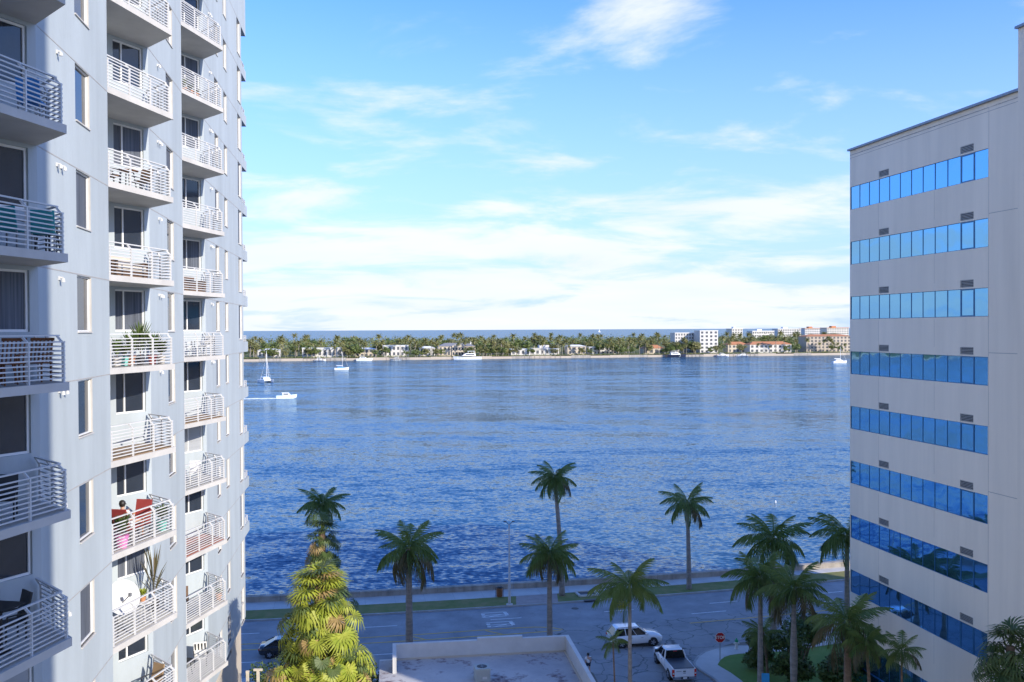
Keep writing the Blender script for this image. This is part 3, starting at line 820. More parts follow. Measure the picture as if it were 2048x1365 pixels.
# ================================================================= PALMS
def frond_mesh(name, droop, mt, n=26, hang=.5, lw=.055):
    """unit frond along +x, length 1"""
    mb = MB(); pts = []; p = Vector((0, 0, 0)); a = 0.0
    for i in range(n+1):
        pts.append(p.copy()); a = -droop*(i/n)**1.3
        p += Vector((math.cos(a), 0, math.sin(a)))/n
    for i in range(0, n, 2):
        w0, w1 = .012*(1-i/n)+.003, .012*(1-(i+2)/n)+.003
        mb.quad(pts[i]+Vector((0, -w0, 0)), pts[i+2]+Vector((0, -w1, 0)), pts[i+2]+Vector((0, w1, 0)), pts[i]+Vector((0, w0, 0)))
    rnd = random.Random(hash(name) % 999)
    for i in range(3, n+1):
        t = i/n; ln = (.27*math.sin(math.pi*min(1, .16+t*.86))**.7)*(1.0 if t < .9 else .8)
        for s in (-1, 1):
            for sub in (0,):
                b = pts[i-1].lerp(pts[i], sub)
                dirv = Vector((.55+rnd.uniform(-.12, .12), s*(.85), -hang*(.7+rnd.uniform(0, .6)))).normalized()
                tip = b + dirv*ln*rnd.uniform(.85, 1.1) + Vector((0, 0, -ln*hang*.5))
                mid = b.lerp(tip, .5) + Vector((0, 0, ln*.06))
                wv = Vector((.5, -s*.1, .1)).normalized()*lw*.19
                mb.quad(b-wv, b+wv, mid+wv, mid-wv); mb.tri(mid-wv, mid+wv, tip)
    return mb.mesh(name, mt, fix=False)
FR = {}
for key, mt in (('g', M['frond']), ('d', M['frond_dry'])):
    for i, (dr, hg) in enumerate(((1.0, .7), (1.7, 1.2), (2.1, 1.6))):
        FR[(key, i)] = frond_mesh('frond', dr, mt, hang=hg)
def palm(label, base, ztop, rad, tr, n=19, top=None, shaft=1.0, seed=1, dry=.2, droop=0.0, trunk='trunk', group='palms near the waterfront', swell=0, cat='palm tree', flower=False):
    rnd = random.Random(seed)
    base = Vector((base[0], base[1], 0.0)); top = Vector((top[0], top[1], ztop)) if top else Vector((base.x, base.y, ztop))
    root = thing('palm_tree', label, cat, base, 0, group)
    loc_top = top - base
    mb = MB(); pts = []; rr = []; nseg = 22
    zt_ = loc_top.z - (shaft if shaft else 0)
    for i in range(nseg+1):
        t = i/nseg; c = Vector((loc_top.x*t**1.6, loc_top.y*t**1.6, zt_*t))
        pts.append(c); rr.append(tr*(1.25-.45*t + .25*math.exp(-t*14) + swell*math.exp(-((t-.55)/.2)**2))*(1.03 if i % 2 else .98))
    mb.tube(pts, rr, 12); part('trunk', mb, M[trunk], root, True)
    tp = Vector((loc_top.x, loc_top.y, loc_top.z))
    if shaft:
        mb = MB(); mb.tube([pts[-1], pts[-1].lerp(tp, .3), tp], [tr*.95, tr*1.0, tr*.45], 10); part('crownshaft', mb, M['shaft'], root, True)
    n = n + 5
    for i in range(n):
        f = i/(n-1)
        az = i*2.399963 + rnd.uniform(-.35, .35)
        pitch = R(66 - 82*f**.9 + rnd.uniform(-9, 9)) - droop*f*.6
        k = 0 if f < .35 else (1 if f < .75 else 2)
        key = 'd' if (f > .72 and rnd.random() < dry*2.2) else 'g'
        o = bpy.data.objects.new('frond', FR[(key, k)]); col.objects.link(o); o.parent = root
        o.location = tp - Vector((0, 0, .1+.25*f)); o.rotation_euler = (rnd.uniform(-.3, .3), -pitch, az)
        s = rad*1.22*rnd.uniform(.88, 1.08)*(.8 if f < .1 else 1); o.scale = (s, s*1.05, s)
    if flower:
        mb = MB(); c = pts[-1]
        for i in range(40):
            a = rnd.uniform(0, 6.28); q = c + Vector((-.25, -.1, -.1)); e_ = q + Vector((math.cos(a)*.35-.15, math.sin(a)*.3, rnd.uniform(-.5, .25)))
            mb.bar(q, e_, .03)
        part('flower_cluster', mb, M['fan'], root)
    return root
def px_base(x, Y): return ((x-CX)/F_PX*Y, Y)
palm('tall palm on the promenade, crown above the sunlit fan palm', px_base(642, 91.4), D(640, 1003, 91.4).z, 2.45, .2, 20, shaft=.8, seed=3, droop=.35, dry=.1)
palm('tallest slender palm on the verge beside the lamp post', px_base(1122, 96.6), D(1110, 950, 96.6).z, 2.5, .23, 22, top=(D(1110, 950, 96.6).x, 96.4), shaft=.9, seed=4, droop=.4, dry=.3)
palm('lone grey-trunked palm on the verge right of the white vehicles', px_base(1377, 98.8), D(1374, 1000, 98.8).z, 2.75, .22, 15, top=(D(1374, 1000, 98.8).x, 98.6), shaft=.9, seed=5, droop=.25, dry=.2)
palm('stout royal palm behind the white roof parapet', px_base(815, 74.5), D(816, 1092, 74.5).z, 3.0, .27, 22, shaft=.2, seed=6, droop=.35, dry=.5)
palm('dense-crowned palm behind the step in the white parapet', px_base(1097, 77.2), D(1094, 1104, 77.2).z, 2.5, .22, 26, shaft=.7, seed=7, dry=.2, droop=.1)
palm('slim royal palm in front of the white sport utility vehicle', px_base(1258, 56), D(1262, 1166, 56).z, 2.35, .125, 13, shaft=1.15, seed=8, dry=0, flower=True, droop=-.2)
palm('small thin palm left of the slim royal palm', px_base(1231, 57), D(1227, 1276, 57).z, .95, .055, 8, top=(D(1226, 1276, 57).x, 57), shaft=.3, seed=9, dry=0, droop=-.5, trunk='trunk_b')
palm('large royal palm at the back of the corner cluster', px_base(1546, 84.5), D(1538, 1072, 84.5).z, 3.5, .24, 17, shaft=1.2, seed=10, dry=.1)
palm('royal palm nearest the stop sign with green crownshaft', px_base(1520, 70), D(1517, 1150, 70).z, 2.8, .2, 18, shaft=1.2, seed=11, dry=.2)
palm('swollen-trunked royal palm in the middle of the corner cluster', px_base(1587, 66), D(1586, 1172, 66).z, 2.6, .2, 18, shaft=1.3, seed=12, dry=.3, swell=.35)
palm('palm half hidden behind the corner of the office building', px_base(1694, 84.5), D(1692, 1066, 84.5).z, 3.2, .22, 17, shaft=1.0, seed=13, dry=.1)
palm('thick orange-trunked royal palm beside the office windows', px_base(1695, 57.5), D(1690, 1238, 57.5).z, 2.7, .25, 17, shaft=1.2, seed=14, dry=.35, trunk='trunk_b')
palm('short leaning palm against the office wall', px_base(1748, 55.5), D(1735, 1278, 55.5).z, 1.6, .11, 14, top=(D(1733, 1278, 55.5).x, 55.5), shaft=.4, seed=15, dry=.2, trunk='trunk_b')
palm('young feathery palm right of the leaning palm', px_base(1804, 54), D(1805, 1295, 54).z, 1.45, .07, 13, shaft=.5, seed=16, dry=.1, trunk='trunk_b')
palm('low arching palm under the royal palm by the stop sign', px_base(1535, 73), D(1530, 1262, 73).z, 1.7, .10, 11, top=(D(1526, 1262, 73).x, 73), shaft=0, seed=17, dry=.1, trunk='trunk_b')

def fan_mesh(name, mt, rnd, nb=23, droop=.5):
    """fan leaf: petiole along +x then a folded half-disc of blades, unit length"""
    mb = MB(); mb.bar((0, 0, 0), (.45, 0, .02), .022, .014)
    c = Vector((.45, 0, .02))
    for i in range(nb):
        a = R(-125 + 250*i/(nb-1)); L_ = .55*(1-.18*abs(i/(nb-1)-.5)*2)*rnd.uniform(.9, 1.08)
        d = Vector((math.cos(a), math.sin(a), 0)); s = Vector((-d.y, d.x, 0))
        w = .030; fold = .022 if i % 2 else -.022
        m1 = c + d*L_*.55 + Vector((0, 0, .03+fold)); tip = c + d*L_ + Vector((0, 0, -L_*droop*rnd.uniform(.6, 1.3)))
        mb.tri(c, m1 - s*w, m1 + s*w); mb.tri(m1 - s*w, tip, m1 + s*w)
    rot = Matrix.Translation(c) @ Matrix.Rotation(R(52), 4, 'Y') @ Matrix.Translation(-c)
    mb.v = [tuple(rot @ Vector(v)) if i >= 8 else v for i, v in enumerate(mb.v)]
    return mb.mesh(name, mt, fix=False)
rn = random.Random(5)
FAN = {k: [fan_mesh('fan_leaf', M[k], rn, droop=d) for d in (.12, .35, .6)] for k in ('fan', 'fan_dry', 'fan_dark')}
def fan_palm(label, base, ztop, zlow, r_top, r_low, n, tr, keys, seed, leafs=1.5):
    rnd = random.Random(seed)
    root = thing('fan_palm', label, 'palm tree', (base[0], base[1], 0), 0, 'palms near the waterfront')
    mb = MB(); H = ztop-.6
    mb.tube([(0, 0, H*i/14) for i in range(15)], [tr*(1.3-.4*i/14)*(1.04 if i % 2 else .97) for i in range(15)], 12); part('trunk', mb, M['trunk_b'], root, True)
    for i in range(n):
        f = (i/(n-1))**.85
        f = min(1, max(0, (math.floor(f*7)+rnd.random()*.85)/7)) if f > .12 else f
        z = ztop - .5 - (ztop-zlow-.5)*f
        rr = (r_top + (r_low-r_top)*f)*rnd.uniform(.72, 1.12)*(1+.18*math.sin(2*i*2.399963+f*9))
        az = i*2.399963 + rnd.uniform(-.3, .3)
        pitch = R(75 - 105*min(1, f*2.2) + rnd.uniform(-14, 14)) if f < .5 else R(14+rnd.uniform(-46, 44))
        key = keys[0] if rnd.random() > .04+.2*f else keys[1]
        if key == 'fan' and rnd.random() < .22: key = 'fan_dark'
        o = bpy.data.objects.new('fan_leaf', FAN[key][0 if f < .15 else (1 if rnd.random() < .6 else 2)]); col.objects.link(o); o.parent = root
        s = leafs*rnd.uniform(.65, 1.2); inset = max(0.0, rr - s*.78)
        o.location = (math.cos(az)*inset, math.sin(az)*inset, z); o.rotation_euler = (rnd.uniform(-.25, .25), -pitch, az); o.scale = (s,)*3
    return root
fan_palm('bright yellow-green sunlit fan palm with shaggy skirt beside the tower', px_base(636, 50), D(636, 1150, 50).z, 6.0, 1.5, 3.6, 290, .3, ('fan', 'fan_dry'), 21, 1.9)
fan_palm('shaded olive fan palm directly behind the sunlit one', px_base(641, 67), D(640, 1046, 67).z, 7.0, .9, 2.5, 110, .28, ('fan_dark', 'fan_dry'), 22, 1.7)
fan_palm('fan palm at the right edge before the office wall', px_base(2022, 45), D(2018, 1268, 45).z, 8.0, 1.1, 2.3, 85, .22, ('fan_dark', 'fan_dark'), 23, 1.9)

# ---------------------------------------------------------------- shrubs and broadleaf trees
def leaf_cloud(mb, c, rad, n, size, rnd, mi=0, shell=.55):
    for _ in range(n):
        d = Vector((rnd.gauss(0, 1), rnd.gauss(0, 1), rnd.gauss(0, 1))).normalized()
        r = shell + (1-shell)*rnd.random()
        p = Vector(c) + Vector((d.x*rad[0], d.y*rad[1], d.z*rad[2]))*r
        a = Vector((rnd.gauss(0, 1), rnd.gauss(0, 1), rnd.gauss(0, .6))).normalized(); b = a.cross(d + Vector((.1, .2, .3))).normalized()
        s = size*rnd.uniform(.6, 1.3)
        mb.quad(p-a*s*.5, p+b*s*.28, p+a*s*.5, p-b*s*.28, mi)
def bush(label, base, w, h, seed, mt='leaf', cat='shrub', trunk=0.0, n=900, leaf=.22, group='shrubs at the street corner'):
    rnd = random.Random(seed)
    root = thing('leafy_shrub' if cat == 'shrub' else 'broadleaf_tree', label, cat, (base[0], base[1], 0), 0, group)
    mb = MB()
    for i in range(5):
        a = i*1.3+rnd.random(); mb.tube([(0, 0, 0), (math.cos(a)*w*.12, math.sin(a)*w*.12, h*.35), (math.cos(a)*w*.3, math.sin(a)*w*.3, h*.7)], [.09, .06, .02], 6)
    part('trunk', mb, M['trunk_b'], root)
    mb = MB()
    for i in range(9):
        a = i*2.4; q = rnd.uniform(.1, .62)
        c = (math.cos(a)*w*.5*q, math.sin(a)*w*.5*q, trunk + (h-trunk)*rnd.uniform(.25, .8))
        rr = w*rnd.uniform(.18, .28); leaf_cloud(mb, c, (rr, rr, rr*.85), n//9, leaf, rnd)
    part('crown', mb.mesh('crown', M[mt], fix=False), None, root)
    return root
bush('dark rounded tree right of the sunlit fan palm', (-10.4, 62.5), 4.2, 6.7, 31, cat='tree', trunk=1.5, n=3600, group='trees by the low building')
bush('dark bush at the foot of the tower left of the fan palm', (-17.5, 66), 4.5, 4.6, 32, n=3200, group='bushes at the foot of the tower')
bush('second dark bush in front of the black car', (-14.4, 70), 4.0, 4.2, 33, n=3200, group='bushes at the foot of the tower')
for i, (x, y, w, h, lb) in enumerate(((21.5, 71, 4.2, 5.2, 'tall dark shrub between the two royal palm trunks'), (23.5, 75, 4.5, 5.6, 'dark shrub behind the corner palm cluster'),
        (24.2, 68, 4.0, 4.6, 'dense shrub against the far corner of the office wall'), (22.3, 62, 3.4, 3.6, 'low shrub left of the orange palm trunk'),
        (24.0, 58, 3.4, 4.2, 'leafy shrub beneath the leaning palm'), (25.3, 53.5, 3.0, 4.4, 'leafy shrub beneath the young feathery palm'), (20.0, 75.5, 3.0, 3.4, 'small shrub behind the low arching palm'))):
    bush(lb, (x, y), w, h, 40+i, n=3200, leaf=.30)

# ================================================================= STREET THINGS
# lamp post
lp = G(1019, 1213); H = D(1019, 1046, lp.y).z
t = thing('lamp_post', 'slender concrete lamp post on the promenade verge', 'lamp post', (lp.x, lp.y, .12))
mb = MB(); mb.tube([(0, 0, 0), (0, 0, .5), (0, 0, H-.3)], [.16, .14, .08], 10); part('pole', mb, M['concrete'], t, True)
mb = MB(); mb.lathe([(.34, 0), (.34, .12), (.22, .16)], 12); part('base', mb, M['concrete'], t)
mb = MB()
for s in (-1, 1): mb.bar((0, 0, H-.35), (s*.35, 0, H), .05); mb.box((s*.42, 0, H+.02), (.3, .16, .08))
part('lamp_head', mb, M['darkmetal'], t)
# litter bin
lb = G(999, 1197); t = thing('litter_bin', 'brown slatted litter bin beside the lamp post', 'litter bin', (lb.x, lb.y+.2, .128))
mb = MB(); mb.lathe([(.26, 0), (.33, .05), (.34, .85), (.30, .9)], 16); part('bin', mb, M['wood'], t)
mb = MB(); mb.lathe([(.33, .902), (.30, 1.0), (.18, 1.08)], 16); part('lid', mb, M['black'], t)
mb = MB()
for s in (-1, 1): mb.bar((s*.4, 0, 0), (s*.4, 0, .95), .04)
mb.bar((-.4, 0, .93), (.4, 0, .93), .04); part('stand', mb, M['darkmetal'], t)
# tree grate box, drain, manhole
g = G(1174, 1191); t = thing('planter_frame', 'square concrete frame with rusty grate in the verge', 'planter', (g.x, g.y, .13), R(12))
mb = MB()
for a, b in (((-1, -.8), (1, -.8)), ((1, -.8), (1, .8)), ((1, .8), (-1, .8)), ((-1, .8), (-1, -.8))): mb.bar((*a, .08), (*b, .08), .25, .16)
part('frame', mb, M['concrete'], t)
mb = MB(); mb.box((0, 0, .03), (1.7, 1.3, .03)); part('grate', mb, M['iron'], t)
g = G(1184, 1204.5); t = tag(link('storm_drain', None), 'dark storm drain mouth in the far kerb', 'drain'); bpy.data.objects.remove(t)
mb = MB(); mb.box((0, 0, 0), (1.7, .5, .10)); mb.box((0, -.22, .055), (1.5, .06, .012))
o = link('storm_drain', mb.mesh('storm_drain', M['iron']), None, (g.x, kerb(g.x)+.05, .12), (0, 0, R(12))); tag(o, 'dark rusty storm drain inlet in the far kerb', 'drain')
g = G(1150, 1217.5); mb = MB(); mb.lathe([(.36, 0), (.36, .012), (.30, .016), (.30, .012)], 24)
o = link('manhole_cover', mb.mesh('manhole_cover', M['iron']), None, (g.x, g.y, .004)); tag(o, 'round dark manhole cover in the far traffic lane', 'manhole cover')
# stop sign
sg = G(1440, 1323); topz = D(1440, 1278, sg.y).z
t = thing('stop_sign', 'red octagonal stop sign on a steel post', 'sign', (sg.x, sg.y, .12), R(4))
mb = MB(); mb.bar((0, 0, 0), (0, 0, topz+.3), .06); part('post', mb, M['galv'], t)
def octagon(r, y, th):
    m_ = MB(); pts = [Vector((r*math.cos(R(22.5+45*i)), y, topz+r*math.sin(R(22.5+45*i)))) for i in range(8)]
    m_.poly(pts); m_.poly([p+Vector((0, th, 0)) for p in reversed(pts)])
    for i in range(8): j = (i+1) % 8; m_.quad(pts[j], pts[i], pts[i]+Vector((0, th, 0)), pts[j]+Vector((0, th, 0)))
    return m_
part('border', octagon(.46, -.045, .012), M['cloth_w'], t); part('plate', octagon(.425, -.052, .006), M['stop'], t)
fc_ = bpy.data.curves.new('lettering', 'FONT'); fc_.body = 'STOP'; fc_.size = .36; fc_.align_x = 'CENTER'; fc_.align_y = 'CENTER'; fc_.extrude = .002; fc_.offset = .008
tmp = bpy.data.objects.new('tmp', fc_); col.objects.link(tmp)
dg = bpy.context.evaluated_depsgraph_get(); lme = bpy.data.meshes.new_from_object(tmp.evaluated_get(dg)); bpy.data.objects.remove(tmp)
lme.materials.clear(); lme.materials.append(M['cloth_w'])
o = bpy.data.objects.new('lettering', lme); col.objects.link(o); o.parent = t; o.location = (0, -.056, topz); o.rotation_euler = (R(90), 0, 0)
# hydrant
hg = G(1473, 1301); t = thing('fire_hydrant', 'white fire hydrant with green bonnet behind the stop sign', 'hydrant', (hg.x, hg.y, .13))
mb = MB(); mb.lathe([(.20, 0), (.20, .05), (.13, .07), (.13, .55), (.17, .57), (.17, .62)], 12); part('barrel', mb, M['hyd'], t, False)
mb = MB(); mb.lathe([(.16, .622), (.13, .78), (.05, .86), (.05, .93)], 12); part('bonnet', mb, M['green'], t)
mb = MB(); mb.bar((-.24, 0, .48), (.24, 0, .48), .11); part('outlet', mb, M['hyd'], t)
# small blue board on the lawn
bs = D(1531, 1356, 67); t = thing('blue_sign_board', 'small plain blue sign board on the lawn', 'sign', (bs.x, 67, .12), R(-8))
mb = MB(); mb.box((0, 0, bs.z-.2), (.55, .04, .8)); part('board', mb, M['signblue'], t)
mb = MB(); mb.bar((-.2, .04, 0), (-.2, .04, bs.z-.2), .05); mb.bar((.2, .04, 0), (.2, .04, bs.z-.2), .05); part('post', mb, M['galv'], t)
# pergola frame by the tower
for i, (x, y, hh) in enumerate(((516, 1341, 0), (495, 1345, 0))):
    Y = 59.0; p = D(x, y, Y); t = thing('timber_post', ('pale T-shaped timber post right of the tower foot', 'pale timber post hard against the tower foot')[i], 'post', (p.x, Y, 0))
    mb = MB(); mb.bar((0, 0, 0), (0, 0, p.z), .16); part('upright', mb, M['beige'], t)
    mb = MB(); mb.bar((-.28 if i == 0 else -.1, 0, p.z+.03), (.28 if i == 0 else .1, 0, p.z+.03), .14, .12); part('crossbeam', mb, M['beige'], t)

# ---------------------------------------------------------------- vehicles
def wheel(root, x, y, r, w, side):
    mb = MB(); mb.tube([(0, -w/2, 0), (0, -w/2+.03, 0), (0, w/2-.03, 0), (0, w/2, 0)], [r*.9, r, r, r*.9], 20)
    o = part('wheel', mb, M['tyre'], root, True, (x, y, r))
    mb = MB(); s = side*(w/2+.004); mb.tube([(0, s-side*.02, 0), (0, s, 0)], [r*.68, r*.64], 18); q = part('rim', mb, M['darkmetal'], o)
    mb = MB()
    for i in range(5):
        a = i*2*math.pi/5; mb.bar((0, s+side*.008, 0), (r*.6*math.cos(a), s+side*.008, r*.6*math.sin(a)), .03, .09)
    mb.tube([(0, s, 0), (0, s+side*.02, 0)], [.07, .06], 10); part('spoke', mb, M['rim'], o)
def loft(mb, secs, mi=0, cap=True):        # secs: list of rings with the same number of points
    n0 = len(mb.v); k = len(secs[0])
    for s in secs: mb.v += [tuple(p) for p in s]
    for i in range(len(secs)-1):
        for j in range(k):
            j2 = (j+1) % k; mb.f.append((n0+i*k+j, n0+i*k+j2, n0+(i+1)*k+j2, n0+(i+1)*k+j)); mb.mi.append(mi)
    if cap:
        mb.f.append(tuple(n0+j for j in reversed(range(k)))); mb.mi.append(mi)
        q = n0+(len(secs)-1)*k; mb.f.append(tuple(q+j for j in range(k))); mb.mi.append(mi)
def body_ring(x, hw, z0, z1, sh=.06, bulge=.03):
    return [(x, -hw+sh, z0), (x, hw-sh, z0), (x, hw, z0+.12), (x, hw+bulge, (z0+z1)/2), (x, hw, z1-.10), (x, hw-sh*1.6, z1),
            (x, -hw+sh*1.6, z1), (x, -hw, z1-.10), (x, -hw-bulge, (z0+z1)/2), (x, -hw, z0+.12)]
def cabin(root, base, top, z0, z1, hw0, hw1, paint, pillars=(.5,)):
    """greenhouse: glass loft with painted roof and pillars; base/top = (rear x, front x)"""
    mb = MB()
    b0, b1 = base; t0, t1 = top
    B = [(b0, -hw0, z0), (b1, -hw0, z0), (b1, hw0, z0), (b0, hw0, z0)]; T = [(t0, -hw1, z1), (t1, -hw1, z1), (t1, hw1, z1), (t0, hw1, z1)]
    loft(mb, [B, T]); part('window_glass', mb, M['car_glass'], root)
    mb = MB()
    e = .012
    for i in range(4):
        a = Vector(B[i]); b = Vector(T[i]); out = Vector((0, math.copysign(e, a.y), 0)); mb.bar(a+out, b+out, .09, .07)
    for p in pillars:
        for s in (-1, 1):
            a = Vector((b0+(b1-b0)*p, s*(hw0+e), z0)); b = Vector((t0+(t1-t0)*p, s*(hw1+e), z1)); mb.bar(a, b, .07, .03)
    part('pillar', mb, paint, root)
    mb = MB(); rx0, rx1 = t0-.05, t1+.05
    loft(mb, [[(rx0, -hw1*.9, z1), (rx0, hw1*.9, z1), (rx0+.05, hw1*.8, z1+.03), (rx0+.05, -hw1*.8, z1+.03)],
              [(rx0+.25, -hw1-.03, z1-.02), (rx0+.25, hw1+.03, z1-.02), (rx0+.25, hw1*.86, z1+.07), (rx0+.25, -hw1*.86, z1+.07)],
              [(rx1-.3, -hw1-.03, z1-.02), (rx1-.3, hw1+.03, z1-.02), (rx1-.3, hw1*.86, z1+.07), (rx1-.3, -hw1*.86, z1+.07)],
              [(rx1, -hw1*.92, z1-.02), (rx1, hw1*.92, z1-.02), (rx1-.05, hw1*.8, z1+.02), (rx1-.05, -hw1*.8, z1+.02)]])
    part('roof', mb, paint, root, False)
def arches(root, xs, hw, r):
    mb = MB()
    for x in xs:
        for s in (-1, 1): mb.tube([(x, s*(hw-.25), r), (x, s*(hw+.036), r)], [r*1.22, r*1.2], 20)
    part('wheel_arch', mb, M['black'], root)
def suv(label, pos, rz, paint, h=1.0, name='parked_suv'):
    t = thing(name, label, 'car', pos, rz)
    mb = MB(); Lh = 2.36
    loft(mb, [body_ring(-Lh, .78, .45, .95), body_ring(-Lh+.12, .88, .32, 1.04*h), body_ring(-1.2, .93, .28, 1.08*h), body_ring(.6, .94, .28, 1.06*h), body_ring(1.2, .93, .28, 1.04*h),
              body_ring(1.9, .91, .30, .95*h), body_ring(Lh-.1, .84, .36, .86*h), body_ring(Lh, .72, .42, .74*h)])
    part('body', mb, paint, t, True)
    cabin(t, (-2.2, 1.05), (-1.85, .25), 1.05*h, 1.64*h, .86, .66, paint, (.36, .66))
    arches(t, (-1.42, 1.42), .92, .37)
    for x in (-1.42, 1.42):
        for s in (-1, 1): wheel(t, x, s*.86, .37, .24, s)
    for s in (-1, 1):
        mb = MB(); mb.box((2.24, s*.66, .74*h), (.18, .34, .14)); part('headlight', mb, M['lamp'], t)
        mb = MB(); mb.box((-2.33, s*.70, .86*h), (.1, .3, .16)); part('tail_light', mb, M['redlamp'], t)
        mb = MB(); mb.box((.78, s*1.0, 1.12*h), (.14, .2, .14)); part('mirror', mb, paint, t)
        mb = MB(); mb.bar((-1.7, s*.62, 1.72*h), (.1, s*.62, 1.73*h), .04); part('roof_rail', mb, M['chrome'], t)
        for x in (-.55, .42):
            mb = MB(); mb.box((x, s*.972, .86*h), (.2, .02, .03)); part('door_handle', mb, M['chrome'], t)
    mb = MB(); mb.box((2.345, 0, .62*h), (.06, .8, .18)); part('grille', mb, M['black'], t)
    mb = MB(); mb.box((0, 0, .27), (3.9, 1.82, .08)); part('sill', mb, M['black'], t)
    return t
rd = math.atan(.215)
suv('white sport utility vehicle turning out of the side street', (10.75, 81.9, .01), R(10.5), M['car_white'])
def sedan(label, pos, rz, paint):
    t = thing('black_car', label, 'car', pos, rz); Lh = 2.3
    mb = MB(); loft(mb, [body_ring(-Lh, .72, .45, .85), body_ring(-Lh+.15, .84, .3, .98), body_ring(-1.2, .89, .24, 1.0), body_ring(.8, .9, .24, .96), body_ring(1.7, .87, .26, .86), body_ring(Lh, .7, .36, .66)])
    part('body', mb, paint, t, True)
    cabin(t, (-1.85, 1.15), (-1.0, .3), .97, 1.42, .80, .58, paint, (.5,)); arches(t, (-1.38, 1.4), .88, .33)
    for x in (-1.38, 1.4):
        for s in (-1, 1): wheel(t, x, s*.82, .33, .22, s)
    for s in (-1, 1):
        mb = MB(); mb.box((-2.27, s*.62, .78), (.1, .34, .14)); part('tail_light', mb, M['redlamp'], t)
        mb = MB(); mb.box((2.15, s*.6, .62), (.2, .3, .12)); part('headlight', mb, M['lamp'], t)
    return t
sedan('black car on the near lane half hidden by the fan palm', (-19.6, kerb(-19.6)-9.9, .01), R(9), M['car_black'])
def pickup(label, pos, rz):
    t = thing('pickup_truck', label, 'truck', pos, rz); P = M['car_white']
    mb = MB(); loft(mb, [body_ring(-.55, .94, .45, 1.20), body_ring(1.35, .95, .42, 1.18), body_ring(2.1, .95, .44, 1.16), body_ring(2.75, .92, .46, 1.10), body_ring(2.95, .82, .5, .98)]); part('body', mb, P, t, True)
    mb = MB()       # bed: side walls, floor, tailgate
    for s in (-1, 1): loft(mb, [[(-2.85, s*.95, .5), (-2.85, s*.97, .85), (-2.85, s*.92, 1.22), (-2.85, s*.80, 1.22), (-2.85, s*.80, .5)], [(-.56, s*.95, .5), (-.56, s*.97, .85), (-.56, s*.92, 1.22), (-.56, s*.80, 1.22), (-.56, s*.80, .5)]])
    mb.box((-1.7, 0, .6), (2.3, 1.6, .08)); part('bed', mb, P, t)
    mb = MB(); mb.box((-2.88, 0, .86), (.09, 1.62, .68)); o = part('tailgate', mb, P, t)
    mb = MB(); mb.box((-2.928, 0, 1.02), (.012, .22, .08)); part('handle', mb, M['black'], o)
    mb = MB(); mb.box((-2.928, 0, .88), (.012, .20, .06)); part('emblem', mb, M['chrome'], o)
    mb = MB(); mb.box((-2.928, .45, 1.03), (.01, .42, .05)); part('badge', mb, M['galv'], o)
    mb = MB(); mb.box((-1.72, 0, 1.235), (2.2, 1.68, .03)); part('bed_cover', mb, M['tonneau'], t)
    cabin(t, (-.5, 1.75), (-.25, .95), 1.17, 1.80, .88, .72, P, (.42,))
    arches(t, (-1.75, 1.95), .94, .40)
    for x in (-1.75, 1.95):
        for s in (-1, 1): wheel(t, x, s*.86, .40, .26, s)
    for s in (-1, 1):
        mb = MB(); mb.box((-2.86, s*.885, .90), (.14, .17, .50)); q = part('tail_light', mb, M['redlamp'], t)
        mb = MB(); mb.box((-2.936, s*.885, .86), (.012, .12, .11)); part('reverse_lamp', mb, M['lamp'], q)
        mb = MB(); mb.box((1.25, s*1.06, 1.28), (.16, .26, .22)); part('mirror', mb, M['black'], t)
        for x in (.1, 1.0):
            mb = MB(); mb.box((x, s*.985, 1.0), (.2, .02, .04)); part('door_handle', mb, M['black'], t)
    mb = MB(); mb.box((-2.98, 0, .52), (.18, 1.86, .2)); o = part('bumper', mb, M['chrome'], t)
    mb = MB(); mb.box((-3.075, 0, .55), (.012, .62, .17)); part('plate_recess', mb, M['black'], o)
    mb = MB(); mb.box((-3.084, 0, .55), (.008, .32, .13)); part('number_plate', mb, M['cloth_w'], o)
    mb = MB(); mb.box((-.42, 0, 1.76), (.06, .3, .05)); part('brake_light', mb, M['redlamp'], t)
    mb = MB(); mb.box((0, 0, .45), (4.6, 1.3, .12)); part('chassis', mb, M['black'], t)
    return t
pickup('white pickup truck with dark bed cover waiting at the stop sign', (13.1, 75.4, .01), R(97))

